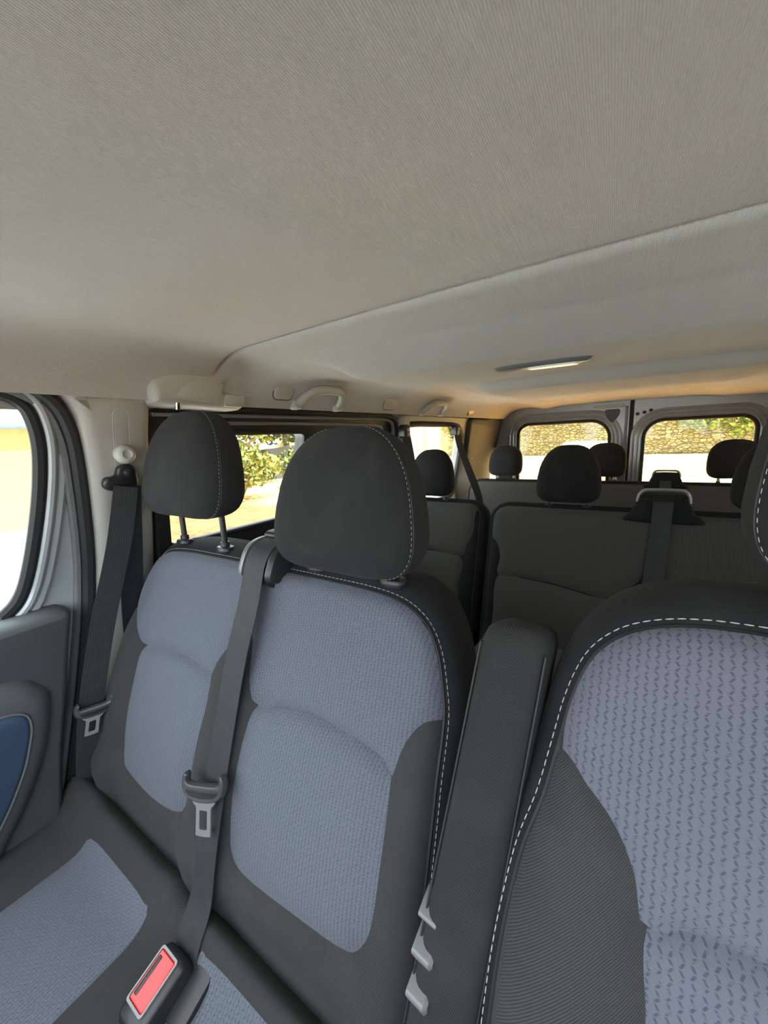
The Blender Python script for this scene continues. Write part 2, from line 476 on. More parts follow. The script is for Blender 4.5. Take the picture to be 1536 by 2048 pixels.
def headrest(parent, c, hx, hy, hz, lean=.03, taper=.27, mat='twill_fine', stitch=True, posts=((-.074, 0), (.074, 0)), base_z=None, post_mat='black', nu=48, nv=26, guide=True, base_y=0.0, post_r=.0058):
    """rounded cushion with a top that leans back, two posts with guide collars"""
    c = Vector(c)
    def surf(w, v):
        cv, sv = math.cos(v), math.sin(v)
        cw, sw = math.cos(w), math.sin(w)
        e1, e2 = .60, .72
        kv = abs(cv) ** e1
        x = hx * kv * math.copysign(abs(cw) ** e2, cw)
        y = hy * kv * math.copysign(abs(sw) ** e2, sw)
        z = hz * math.copysign(abs(sv) ** e1, sv)
        q = (z / hz + 1) / 2
        x *= 1 - taper * q ** 2.0 - .05 * (1 - q) ** 3
        if y < 0: y *= 1.0 - .42 * q ** 2.5        # front face sweeps back towards the top
        else: y *= 1.0 - .25 * q
        y += lean * (q - .3)
        z -= .020 * (x / hx) ** 2                   # crown
        return c + Vector((x, y, z))
    V, F, UV = [], [], []
    vs_ = [-PI / 2 + PI * (i + .0) / nv for i in range(nv + 1)]
    for v in vs_:
        for j in range(nu):
            w = 2 * PI * j / nu; V.append(surf(w, max(-PI / 2 + 1e-4, min(PI / 2 - 1e-4, v)))); UV.append((hx * 1.2 * w, hz * 1.3 * v))
    for i in range(nv):
        for j in range(nu): F.append((i * nu + j, i * nu + (j + 1) % nu, (i + 1) * nu + (j + 1) % nu, (i + 1) * nu + j))
    hr = mesh('headrest', V, F, mat, parent, UV)
    if stitch:
        mb = MB(); mp = MB()
        for sgn in (1, -1):
            path = []; p2 = []
            for i in range(80):
                v = -1.35 + 2.75 * i / 79; w = -PI / 2 + sgn * (1.16 + .10 * math.cos(v))
                a = surf(w, v); b = surf(w, v) ; nrm = (a - c).normalized()
                path.append(a + nrm * .0006); p2.append(surf(w + sgn * .07, v) - nrm * .0012)
            d_ = dashes(path, .0046, .003, .00034); mb.add(d_.V, d_.F); mp.add(*tube(p2, .0016, 5))
        tag(mb.build('stitching', 'thread', hr), kind='stuff'); mp.build('seam', 'piping', hr)
    if base_z is not None:
        for px, _ in posts:
            a = Vector((c.x + px, c.y + base_y, base_z)); b = Vector((c.x + px, c.y + .01, c.z - hz * .7))
            mb = MB(); mb.add(*tube([a - (b - a) * .1, a, b], post_r, 12)); mb.build('post', post_mat, hr)
            if guide:
                mb = MB(); prof = [(.019, .013, 0), (.0205, .0145, .004), (.0205, .0145, .009), (.018, .0125, .0125), (.009, .008, .0135), (.008, .008, .022)]
                mb.add(*superloft([(a + Vector((0, 0, z - .004)), (x, 0, 0), (0, y, 0), 2.6) for x, y, z in prof], 20)); mb.build('post_guide', 'black', hr)
    return hr

# ================================================================== STRUCTURE: the van shell
WX0, WK = -.905, .26
def wl(y, z, off=0.0):
    """left body side: vertical below z=.9, leaning in above"""
    return Vector((WX0 + off + max(0.0, z - .9) * WK, y, z))
# floor
mb = MB(); mb.add(*plate([[(-.95, -1.2), (.95, -1.2), (.95, 3.05), (-.95, 3.05)]], lambda a, b, o: Vector((a, b, o)), -.04, 0.0))
tag(mb.build('floor', 'carpet'), 'dark floor of the van under the seats', kind='structure')

# ceiling: front headliner and rear headliner, both moulded sheets
def zside(a, top):
    a = abs(a); t = max(0, (a - .55) / .205)
    return top - (top - 1.282) * t ** 3.6
def zfront(x, y):
    top = 1.386 - .012 * (x / .75) ** 2
    z = zside(x, top)
    z -= .12 * max(0, (.04 - y) / .24) ** 2  # unseen front edge bent down to keep sky light off the step
    return z
def _sm(v, a, b):
    t = min(1.0, max(0.0, (v - a) / (b - a))); return t * t * (3 - 2 * t)
def _ln(v, a, b):
    t = min(1.0, max(0.0, (v - a) / (b - a))); return t
def zrear(x, y):
    top = 1.380 - .014 * _sm(y, .57, .72) - .008 * (x / .75) ** 2
    e = _sm(x, -.56, -.47) * _sm(-x, -.84, -.70)
    yo = .06 * x
    z = top - .038 * e * _ln(y, .70 + yo, .83 + yo)            # first moulded step, faces forward
    z += .034 * e * _sm(y, 1.02, 1.34)
    e2 = _sm(x, -.47, -.36) * _sm(-x, -.48, -.34)
    z -= .036 * e2 * _ln(y, 1.40, 1.46) * (1 - _sm(y, 1.7, 2.4)) + .012 * (1 - e2) * e * _sm(y, 1.4, 1.7)   # second step
    z -= .006 * _sm(y, 1.6, 2.3) + .014 * _sm(y, 2.74, 2.96)
    a = abs(x); t = max(0, (a - .60) / .155)
    return z - (z - 1.276) * t ** 3.2
def sheet(name, f, xs, ys, mat, parent, thick=.012):
    V = [(x, y, f(x, y)) for y in ys for x in xs]; n = len(xs); k = len(V)
    V += [(x, y, f(x, y) + thick) for y in ys for x in xs]
    F = []
    for j in range(len(ys) - 1):
        for i in range(n - 1):
            a = j * n + i; F.append((a, a + n, a + n + 1, a + 1)); F.append((k + a, k + a + 1, k + a + n + 1, k + a + n))
    rim = [i for i in range(n)] + [j * n + n - 1 for j in range(1, len(ys))] + [(len(ys) - 1) * n + i for i in range(n - 2, -1, -1)] + [j * n for j in range(len(ys) - 2, 0, -1)]
    for i in range(len(rim)):
        a, b = rim[i], rim[(i + 1) % len(rim)]; F.append((a, b, b + k, a + k))
    return mesh(name, V, F, mat, parent, [(v[0], v[1]) for v in V], True, 50)
xs = list(np.linspace(-.755, .755, 120))
ysf = list(np.linspace(-.20, .545, 45)) + [.556, .562, .566]
def zf2(x, y): return zfront(x, y) + .006 * (max(0, (y - .555)) / .011) ** 2
ceil = sheet('ceiling', zf2, xs, ysf, 'headliner', None)
tag(ceil, 'grey fabric headliner over the front seats', kind='structure')
ysr = [.568, .571, .576, .584] + list(np.linspace(.595, 1.0, 60)) + list(np.linspace(1.01, 2.96, 150))
def zr2(x, y): return zrear(x, y) + .007 * max(0, (.584 - y) / .016) ** 2
rh = sheet('rear_headliner', zr2, xs, ysr, 'headliner', ceil)
rh['label'] = 'moulded rear headliner with two crosswise steps'
# unseen outer roof skin, added to stop sky light leaking in
mb = MB()
for x0, x1, z0, z1 in ((-.87, .87, 1.425, 1.44), (-.885, -.815, 1.26, 1.44), (.815, .885, 1.26, 1.44)):
    mb.add(*plate([[(x0, -.22), (x1, -.22), (x1, 3.06), (x0, 3.06)]], lambda a, b, o: Vector((a, b, o)), z0, z1))
tag(mb.build('roof', 'paint_rear'), 'unseen roof skin added above the headliner to block sky light', kind='structure')

# unseen dashboard block, added to cut low light from the front
mb = MB(); mb.add(*superloft([((0, -.95, 0), (.88, 0, 0), (0, .30, 0), 10), ((0, -.95, .80), (.88, 0, 0), (0, .32, 0), 10), ((0, -.98, .90), (.86, 0, 0), (0, .28, 0), 8), ((0, -1.0, .925), (.80, 0, 0), (0, .20, 0), 8)], 40))
tag(mb.build('front_light_block', 'dark_trim'), 'unseen dark dashboard block added to cut low front light', kind='structure')

def mirror_copy(o, name, label=None, parent=None):
    c = o.copy(); c.name = name
    if parent is None: c.scale = (-1, 1, 1)
    COL.objects.link(c); c.parent = parent
    if label: c['label'] = label
    if name == 'pane' and parent.name in ('door_6', 'window_2'):
        c.data = c.data.copy(); c.data.materials[0] = M['glass_dark']
    for ch in list(o.children): mirror_copy(ch, ch.name.split('.')[0], None, c)
    return c
def wall_plate(loops, t0, t1): return plate(loops, wl, t0, t1)
def wpath(P, off): return [wl(p[0], p[1], off) for p in P]

# --- front passenger door (door_1)
glass_edge = [(.205, 1.288), (.232, 1.276), (.249, 1.25), (.256, 1.19), (.246, 1.094), (.222, .975), (.198, .90), (.166, .868)]
ge = cr_open(glass_edge, 5)
glass_poly = np.vstack([[(-.85, .868), (-.55, 1.288)][::-1], ge]) if False else np.vstack([[(-.9, .868), (-.55, 1.288)], ge])
seal_o = cr_open([(-.5, 1.316), (.0, 1.315), (.19, 1.312), (.247, 1.300), (.285, 1.272), (.306, 1.215), (.313, 1.135), (.316, .974), (.306, .858), (.262, .66), (.20, .42), (.17, .25)], 5)
outer = np.vstack([[(-.99, .25), (-.99, 1.316)], seal_o])
hole = np.vstack([[(-.9, .86), (-.55, 1.295)], ge + np.array([.004, .003])])
door1 = MB(); door1.add(*wall_plate([outer, hole], -.045, -.005)); d1 = door1.build('door_1', 'paint', None, True, 30)
tag(d1, 'closed front passenger door with silver window frame', kind='structure')
# pressed ridges of the frame, seals, pane
def off_path(P, d):
    P = np.asarray(P, float); t = np.gradient(P, axis=0); t /= np.linalg.norm(t, axis=1, keepdims=True)
    return P + np.stack([-t[:, 1], t[:, 0]], 1) * d
mb = MB(); mb.add(*tube(wpath(off_path(ge, .020), .002), .0075, 8)); mb.build('frame_ridge', 'paint', d1)
mb = MB(); mb.add(*tube(wpath(off_path(ge, .036), -.004), .0085, 8)); mb.build('frame_ridge', 'paint', d1)
mb = MB(); mb.add(*tube(wpath(off_path(ge, .002), -.006), .0115, 8)); mb.build('window_seal', 'black_matte', d1)
mb = MB(); mb.add(*tube(wpath(seal_o[3:], .012), .0125, 8)); mb.build('door_seal', 'black_matte', d1)
mb = MB(); mb.add(*tube(wpath(off_path(seal_o[3:], -.016), .0), .0085, 8)); mb.build('door_seal', 'grey_plastic', d1)
mb = MB(); mb.add(*wall_plate([hole], -.034, -.030)); mb.build('pane', 'glass', d1)
# door card
card = np.array([(-.95, .25), (-.95, .872), (-.3, .870), (.05, .868), (.15, .867), (.235, .866), (.262, .862), (.264, .850), (.252, .80), (.228, .68), (.205, .58), (.185, .46), (.17, .30), (.16, .25)])
mb = MB(); mb.add(*pillow(resample(card, .02), lambda a, b, o: Vector((WX0 + o, a, b)), [(0, -.01), (0, .03), (.003, .045), (.009, .056), (.015, .060)])); cd_ = mb.build('door_card', 'card', d1, True, 60)
# raised armrest swell with blue insert
swell = cr_closed([(-.9, .80), (-.3, .80), (.1, .775), (.19, .735), (.196, .67), (.165, .57), (.10, .46), (.0, .36), (-.3, .33), (-.9, .33)], 5)
mb = MB(); mb.add(*pillow(swell, lambda a, b, o: Vector((WX0 + o, a, b)), [(0, .05), (.006, .068), (.02, .078), (.035, .081)])); mb.build('card_swell', 'card', cd_, True, 60)
bl = cr_closed([(-.9, .728), (-.3, .728), (.05, .722), (.118, .714), (.150, .70), (.157, .675), (.150, .64), (.128, .58), (.08, .50), (.0, .415), (-.3, .39), (-.9, .39)], 5)
mb = MB(); mb.add(*pillow(bl, lambda a, b, o: Vector((WX0 + o, a, b)), [(0, .075), (.002, .084), (.008, .0865)])); mb.build('card_insert', 'card_blue', cd_, True, 60)
mb = MB(); mb.add(*tube([(WX0 + .083, p[0], p[1]) for p in bl], .0022, 6, True)); mb.build('insert_rim', 'grey_plastic', cd_)

# --- B pillar trim (trim_1) with belt adjuster slot
pil = cr_closed([(.292, 1.296), (.31, 1.25), (.322, 1.14), (.326, .98), (.318, .86), (.285, .72), (.262, .62), (.30, .61), (.43, .62), (.446, .75), (.450, .95), (.447, 1.10), (.444, 1.20), (.441, 1.296), (.37, 1.300)], 4)
mb = MB(); mb.add(*pillow(pil, wl, [(0, -.01), (0, .015), (.004, .028), (.012, .037), (.024, .041)])); t1 = mb.build('trim_1', 'cream', None, True, 60)
tag(t1, 'cream plastic pillar trim beside the front passenger seat', kind='structure')
slot = rrect(.367, .397, 1.085, 1.263, .0149, 8)
mb = MB(); mb.add(*tube(wpath(slot, .0405), .0011, 6, True)); mb.build('slot_edge', 'cream_knob', t1)
mb = MB(); mb.add(*pillow(rrect(.3695, .3945, 1.087, 1.2605, .0124, 8), wl, [(0, .036), (0, .0418), (.001, .042)])); mb.build('slot_cover', 'cream', t1)
cap_o = [(.383 + .018 * math.cos(a), 1.277 + .0085 * math.sin(a)) for a in np.linspace(0, 2 * PI, 24, endpoint=False)]
mb = MB(); mb.add(*pillow(cap_o, wl, [(0, .036), (.0005, .0418), (.002, .0422)])); mb.build('screw_cap', 'cream', t1)
lowp = cr_closed([(.26, .64), (.30, .625), (.43, .62), (.47, .60), (.47, .05), (.10, .05), (.15, .25), (.215, .45)], 3)
mb = MB(); mb.add(*pillow(lowp, wl, [(0, -.01), (0, .018), (.006, .026), (.02, .03)])); lw = mb.build('lower_trim', 'card', t1, True, 60)
# dark rear edge and latch opening behind the pillar
mb = MB(); mb.add(*pillow(rrect(.452, .482, .93, 1.02, .010), wl, [(0, -.02), (0, .012), (.004, .016)])); mb.build('latch_plate', 'black', t1)

# --- roof-rail cap over the pillar (trim_2)
capo = cr_closed([(.428, 1.318), (.431, 1.283), (.445, 1.270), (.52, 1.268), (.60, 1.266), (.645, 1.267), (.654, 1.282), (.650, 1.300), (.60, 1.308), (.592, 1.318), (.618, 1.330), (.628, 1.345), (.615, 1.353), (.57, 1.358), (.545, 1.362), (.51, 1.353), (.475, 1.344)], 4)
mb = MB(); mb.add(*pillow(capo, wl, [(0, -.01), (0, .058), (.003, .070), (.009, .077), (.018, .079)])); t2 = mb.build('trim_2', 'cream', None, True, 60)
tag(t2, 'cream roof rail cap above the pillar', kind='structure')
rec_ = cr_closed([(.478, 1.285), (.53, 1.280), (.575, 1.281), (.583, 1.30), (.585, 1.322), (.55, 1.328), (.51, 1.322), (.488, 1.305)], 4)
mb = MB(); mb.add(*pillow(rec_, wl, [(0, .070), (.001, .0815), (.004, .0828)])); mb.build('cap_panel', 'cream', t2)
mb = MB(); mb.add(*pillow(rrect(.592, .648, 1.272, 1.300, .006), wl, [(0, .070), (.001, .0815), (.003, .0825)])); mb.build('cap_panel', 'cream', t2)

# --- sliding door (door_2): black trimmed, two panes
sd_out = rrect(.448, 1.545, .05, 1.272, (.06, .03, .02, .02))
g1 = rrect(.492, .958, .925, 1.213, (.022, .03, .03, .03)); g2 = rrect(1.04, 1.47, .925, 1.213, (.05, .022, .03, .03))
mb = MB(); mb.add(*wall_plate([sd_out, g1, g2], -.05, -.004)); d2 = mb.build('door_2', 'black', None, True, 30)
tag(d2, 'sliding side door with black trimmed windows', kind='structure')
for gg in (g1, g2):
    mb = MB(); mb.add(*wall_plate([gg], -.036, -.032)); mb.build('pane', 'glass', d2)
    mb = MB(); mb.add(*tube(wpath(gg, -.004), .007, 6, True)); mb.build('window_seal', 'black_matte', d2)
rail = cr_open([(.46, 1.256), (.8, 1.257), (1.25, 1.257), (1.41, 1.256), (1.465, 1.247), (1.492, 1.222), (1.502, 1.17), (1.507, 1.0), (1.507, .6)], 5)
mb = MB(); mb.add(*tube(wpath(rail, .004), .0085, 8, flat=((0, 0, 1), .7))); mb.build('frame_rail', 'paint_rear', d2)
rail2 = cr_open([(.58, 1.238), (.9, 1.238), (1.25, 1.236), (1.37, 1.232), (1.41, 1.215), (1.43, 1.17), (1.43, 1.0)], 5)
mb = MB(); mb.add(*tube(wpath(rail2, .003), .0055, 8)); mb.build('frame_rail', 'paint_rear', d2)
mb = MB(); mb.add(*tube(wpath(off_path(rail, .018), .008), .010, 8)); mb.build('door_seal', 'black_matte', d2)

# --- C pillar trim
cp = cr_closed([(1.535, 1.275), (1.60, 1.275), (1.61, 1.2), (1.60, 1.0), (1.60, .6), (1.60, .05), (1.53, .05), (1.53, .6), (1.53, 1.0), (1.53, 1.2)], 3)
mb = MB(); mb.add(*pillow(cp, wl, [(0, -.03), (0, .01), (.004, .02), (.012, .024)])); t3 = mb.build('trim_3', 'cream', None, True, 60)
tag(t3, 'cream pillar trim behind the sliding door', kind='structure')

# --- quarter window (window_1)
qh = cr_closed([(1.645, 1.238), (1.9, 1.240), (2.16, 1.236), (2.25, 1.218), (2.315, 1.17), (2.345, 1.08), (2.365, .95), (2.36, .86), (2.28, .80), (1.9, .79), (1.70, .80), (1.64, .84), (1.618, .95), (1.615, 1.10), (1.62, 1.21)], 4)
q_out = rrect(1.59, 2.44, .05, 1.275, .01)
mb = MB(); mb.add(*wall_plate([q_out, qh], -.05, .0)); w1 = mb.build('window_1', 'cream', None, True, 30)
tag(w1, 'rear quarter window with cream surround and black seal', kind='structure')
mb = MB(); mb.add(*tube(wpath(qh, .0), .015, 8, True)); mb.build('window_seal', 'black_matte', w1)
mb = MB(); mb.add(*wall_plate([qh], -.036, -.032)); mb.build('pane', 'glass', w1)
# --- D pillar trim
dp = cr_closed([(2.375, 1.275), (2.6, 1.28), (2.98, 1.28), (2.98, .8), (2.98, .05), (2.42, .05), (2.43, .7), (2.425, .95), (2.39, 1.12), (2.365, 1.2)], 4)
mb = MB(); mb.add(*pillow(dp, wl, [(0, -.03), (0, .012), (.006, .026), (.018, .032)])); t4 = mb.build('trim_4', 'dark_trim', None, True, 60)
tag(t4, 'dark plastic corner trim beside the rear door', kind='structure')
mb = MB(); mb.add(*superloft([(wl(2.50, 1.02, .03), (0, .008, 0), (0, 0, .008), 2), (wl(2.50, 1.02, .036), (0, .006, 0), (0, 0, .006), 2)], 12)); mb.build('screw_cap', 'steel', t4)

# --- mirrored body side behind the driver
for o, nm, lb in ((d1, 'door_5', 'driver door on the steering wheel side'), (t1, 'trim_5', 'cream pillar trim beside the driver seat'), (t2, 'trim_6', 'cream roof rail cap on the driver side'), (d2, 'door_6', 'side panel with windows on the driver side'), (t3, 'trim_7', 'cream pillar trim on the driver side'), (w1, 'window_2', 'rear quarter window on the driver side'), (t4, 'trim_8', 'dark corner trim on the driver side')):
    mirror_copy(o, nm, lb)

# --- rear doors (door_3, door_4)
RY = 2.985
def rw(x, z, off=0.0): return Vector((x, RY - off, z))
def rear_door(name, x0, x1, gx0, gx1, gz1, label, rr, outer_r):
    out = rrect(x0, x1, .05, 1.415, .01); hole = rrect(gx0, gx1, .50, gz1, rr, 8)
    mb = MB(); mb.add(*plate([out, hole], rw, -.03, .0)); d = mb.build(name, 'paint_rear', None, True, 30)
    tag(d, label, kind='structure')
    def ring(g): return rrect(gx0 - g, gx1 + g, .50 - g, gz1 + g, [q + g * 1.0 for q in rr], 8)
    for g, r, off, mt, nm in ((.068, .010, .002, 'paint_rear', 'frame_ridge'), (.045, .012, -.004, 'paint_rear', 'frame_ridge'), (.024, .009, .0, 'paint_rear', 'frame_ridge'), (.008, .012, -.004, 'black_matte', 'window_seal')):
        mb = MB(); mb.add(*tube([rw(p[0], p[1], off) for p in ring(g)], r, 8, True)); mb.build(nm, mt, d)
    mb = MB(); mb.add(*plate([hole], rw, -.022, -.018)); mb.build('pane', 'glass_tint', d)
    mb = MB()
    for z in np.arange(.56, gz1 - .02, .028):
        mb.add(*tube([rw(gx0 + .03, z, -.0165), rw(gx1 - .03, z, -.0165)], .0007, 4))
    tag(mb.build('heater_wires', 'black_matte', d), kind='stuff')
    return d
d3 = rear_door('door_3', -.83, .028, -.655, -.082, 1.222, 'silver rear door nearer the sliding door, with black bracket', (.11, .07, .08, .08), .1)
d4 = rear_door('door_4', .052, .83, .118, .632, 1.206, 'silver rear door on the driver side, with three round holes', (.07, .10, .08, .08), .1)
mb = MB(); mb.add(*plate([rrect(.026, .054, .05, 1.415, .002)], rw, -.035, -.012)); mb.build('door_gap', 'black_matte', d3)
mb = MB(); mb.add(*tube([rw(.012, .3, .004), rw(.012, 1.31, .004)], .008, 8)); mb.build('edge_seal', 'grey_plastic', d3)
mb = MB(); mb.add(*pillow(cr_closed([(-.108, 1.292), (-.068, 1.294), (-.03, 1.292), (-.028, 1.262), (-.05, 1.225), (-.066, 1.212), (-.085, 1.228), (-.106, 1.262)], 4), rw, [(0, 0), (.001, .008), (.004, .012)])); mb.build('latch_bracket', 'black', d3)
for x, z in ((.071, 1.256), (.107, 1.264), (.140, 1.274)):
    mb = MB(); mb.add(*superloft([(rw(x, z, -.002), (.0115, 0, 0), (0, 0, .0105), 2), (rw(x, z, .0015), (.011, 0, 0), (0, 0, .010), 2)], 16)); mb.build('hole', 'black_matte', d4)
mb = MB(); mb.add(*pillow(rrect(-.17, .0, 1.305, 1.318, .005), lambda a, b, o: Vector((a, RY - .02 - o, b)), [(0, 0), (0, .03), (.003, .034)])); mb.build('lamp_cover', 'cream', d3)

# ================================================================== SEATS
BACK_SHELL = [(0, 0), (.006, -.001), (.014, -.007), (.020, -.022), (.0225, -.05), (.020, -.09), (.006, -.12)]

# --- front double passenger bench
bench = empty('passenger_bench', 'double front passenger bench with blue knit panels and black bolsters', 'car seat', None, (-.45, .1, 0))
fb = back_frame(.42, .97, 20)
b_out = resample(cr_closed([(-.805, -.065), (-.768, -.022), (-.70, -.008), (-.58, -.005), (-.45, -.004), (-.30, -.004), (-.20, -.005), (-.145, -.012), (-.108, -.031), (-.086, -.062), (-.072, -.105), (-.064, -.145), (-.058, -.226), (-.055, -.31), (-.053, -.39), (-.050, -.48), (-.050, -.57), (-.06, -.62), (-.45, -.63), (-.84, -.62), (-.862, -.56), (-.868, -.45), (-.858, -.31), (-.838, -.18), (-.826, -.12)], 5), .011)
up_ins = cr_closed([(-.86, -.10), (-.86, .03), (-.45, .04), (-.03, .03), (-.03, -.133), (-.068, -.140), (-.088, -.150), (-.104, -.176), (-.112, -.205), (-.117, -.224), (-.139, -.211), (-.19, -.203), (-.266, -.199), (-.329, -.208), (-.375, -.222), (-.398, -.19), (-.414, -.15), (-.425, -.122), (-.445, -.112), (-.462, -.126), (-.476, -.152), (-.498, -.184), (-.516, -.212), (-.583, -.205), (-.674, -.208), (-.748, -.219), (-.785, -.185), (-.818, -.152), (-.84, -.137)], 4)
lo_r = cr_closed([(-.378, -.2225), (-.329, -.2075), (-.266, -.1985), (-.19, -.2025), (-.139, -.2105), (-.118, -.226), (-.112, -.307), (-.114, -.385), (-.128, -.425), (-.150, -.443), (-.23, -.452), (-.345, -.458), (-.374, -.443), (-.382, -.41), (-.386, -.33)], 4)
lo_l = cr_closed([(-.750, -.2190), (-.674, -.2075), (-.583, -.2045), (-.516, -.2115), (-.497, -.251), (-.503, -.34), (-.510, -.425), (-.530, -.455), (-.611, -.466), (-.715, -.460), (-.742, -.446), (-.752, -.40), (-.754, -.31)], 4)
def bench_depth(x, s):
    d = np.zeros_like(x)
    for c in (-.63, -.247):
        t = np.abs(x - c)
        d = np.maximum(d, .016 * sst(t, .11, .165) * (1 - sst(t, .17, .24)) * (1 - sst(s, -.22, -.12)))
    d = d + .010 * np.exp(-((s + .33) / .12) ** 2)
    d = d + .010 * np.exp(-((s + .485) / .03) ** 2) - .012 * sst(-s, .50, .56)
    return d
upholster(bench, fb, b_out, [('upper_insert', up_ins, 'blue', .004), ('lower_insert', lo_r, 'blue', .006), ('lower_insert', lo_l, 'blue', .006)], bench_depth, .009, 'backrest', 'twill', BACK_SHELL, stitch_range=lambda p: p[0] > -.80 and p[1] > -.6, lift=.24)
# cushion
fc = Frame((0, 0, .425), (0, 1, 0), (0, 0, 1))
c_out = resample(cr_closed([(-.86, .26), (-.45, .27), (-.07, .262), (-.045, .23), (-.045, -.05), (-.05, -.22), (-.10, -.26), (-.45, -.27), (-.82, -.26), (-.875, -.22), (-.88, 0), (-.88, .22)], 4), .012)
ci_l = cr_closed([(-.735, .165), (-.72, .183), (-.62, .186), (-.515, .184), (-.495, .168), (-.492, .0), (-.492, -.18), (-.52, -.215), (-.70, -.215), (-.738, -.18), (-.738, 0)], 4)
ci_r = cr_closed([(-.372, .182), (-.358, .195), (-.25, .198), (-.13, .196), (-.115, .18), (-.112, 0), (-.112, -.18), (-.14, -.215), (-.34, -.215), (-.372, -.18), (-.373, 0)], 4)
def cush_depth(x, y):
    d = .054 * np.exp(-((y - .212) / .032) ** 2) * (1 - .5 * np.exp(-((x + .435) / .03) ** 2))
    d = d + .012 * np.minimum(1, np.abs(np.cos((x + .63) / .383 * PI)) * 0 + sst(np.abs(np.abs(x + .4385) - .1915), .10, .16))
    return d - .03 * sst(-y, .12, .27)
upholster(bench, fc, c_out, [('cushion_insert', ci_l, 'blue', .004), ('cushion_insert', ci_r, 'blue', .004)], cush_depth, .010, 'seat_cushion', 'twill', [(0, 0), (.008, -.012), (.012, -.04), (.008, -.13)], stitch=False, shell_name='cushion_skirt')
mb = MB(); mb.add(*superloft([((-.45, .05, .01), (.36, 0, 0), (0, .2, 0), 6), ((-.45, .05, .31), (.38, 0, 0), (0, .23, 0), 6)], 24)); mb.build('seat_base', 'card', bench)
# headrests, the window-side one pulled up
headrest(bench, (-.645, .437, 1.148), .143, .064, .104, base_z=.972, base_y=.010)
headrest(bench, (-.245, .437, 1.095), .138, .064, .104, base_z=.972, base_y=.010)
# recliner lever between bench and armrest
lv = MB()
for x0, y, z, h, w in ((-.018, .262, .735, .020, .013), (-.018, .250, .708, .026, .016), (-.018, .238, .676, .028, .017), (-.018, .236, .645, .022, .014)):
    lv.add(*superloft([((x0 - .01, y, z), (0, w, .004), (0, -.006, h * .55), 7), ((x0 + .008, y - .002, z), (0, w, .004), (0, -.006, h * .55), 7), ((x0 + .011, y - .003, z), (0, w * .8, .003), (0, -.005, h * .45), 7)], 20))
lv.build('recline_lever', 'grey_plastic', bench)

# --- driver seat
drv = empty('driver_seat', 'driver seat with wide blue knit back panel and folded up armrest', 'car seat', None, (.30, .1, 0))
fd = back_frame(.353, 1.030, 20)
half = [(0, 0), (.09, .0), (.125, -.002), (.152, -.008), (.176, -.020), (.196, -.042), (.209, -.078), (.217, -.124), (.224, -.166), (.236, -.212), (.244, -.275), (.247, -.335), (.248, -.42), (.245, -.52), (.235, -.60), (.10, -.62)]
CX = .292
d_out = resample(cr_closed([(CX + a, b) for a, b in half] + [(CX - a, b) for a, b in half[::-1] if a > 0], 4), .009)
hi = [(0, .03), (.30, .03), (.30, -.121), (.216, -.124), (.195, -.138), (.172, -.158), (.157, -.186), (.149, -.2175), (.118, -.209), (.06, -.206), (0, -.205)]
d_up = cr_closed([(CX + a, b) for a, b in hi] + [(CX - a, b) for a, b in hi[-2:0:-1]], 3)
hl = [(0, -.2045), (.06, -.2055), (.118, -.2085), (.148, -.2175), (.145, -.277), (.146, -.36), (.138, -.43), (.11, -.455), (0, -.46)]
d_lo = cr_closed([(CX + a, b) for a, b in hl] + [(CX - a, b) for a, b in hl[-2:0:-1]], 4)
def drv_depth(x, s):
    t = np.abs(x - CX)
    d = .022 * sst(t, .12, .19) * (1 - sst(t, .19, .27)) * (1 - sst(s, -.22, -.10))
    return d + .012 * np.exp(-((s + .34) / .12) ** 2) + .01 * sst(-s, .47, .56)
upholster(drv, fd, d_out, [('upper_insert', d_up, 'blue_big', .004), ('lower_insert', d_lo, 'blue_big', .006)], drv_depth, .008, 'backrest', 'twill', BACK_SHELL, stitch_range=lambda p: p[1] > -.6, lift=.22)
fcd = Frame((0, 0, .47), (0, 1, 0), (0, 0, 1))
dc_out = resample(cr_closed([(CX - .235, .20), (CX, .21), (CX + .235, .20), (CX + .25, .0), (CX + .245, -.25), (CX + .2, -.30), (CX, -.31), (CX - .2, -.30), (CX - .245, -.25), (CX - .25, 0)], 4), .014)
dci = cr_closed([(CX - .14, .12), (CX, .13), (CX + .14, .12), (CX + .15, -.05), (CX + .14, -.22), (CX, -.24), (CX - .14, -.22), (CX - .15, -.05)], 4)
upholster(drv, fcd, dc_out, [('cushion_insert', dci, 'blue_big', .004)], lambda x, y: .02 * sst(np.abs(x - CX), .13, .2) + .02 * np.exp(-((y - .18) / .03) ** 2), .014, 'seat_cushion', 'twill', [(0, 0), (.008, -.012), (.012, -.05), (.008, -.15)], stitch=False, shell_name='cushion_skirt')
mb = MB(); mb.add(*superloft([((CX, -.02, .01), (.2, 0, 0), (0, .2, 0), 6), ((CX, -.02, .33), (.22, 0, 0), (0, .22, 0), 6)], 24)); mb.build('seat_base', 'card', drv)
headrest(drv, (CX + .022, .408, 1.160), .132, .064, .101, base_z=1.035, base_y=.012)
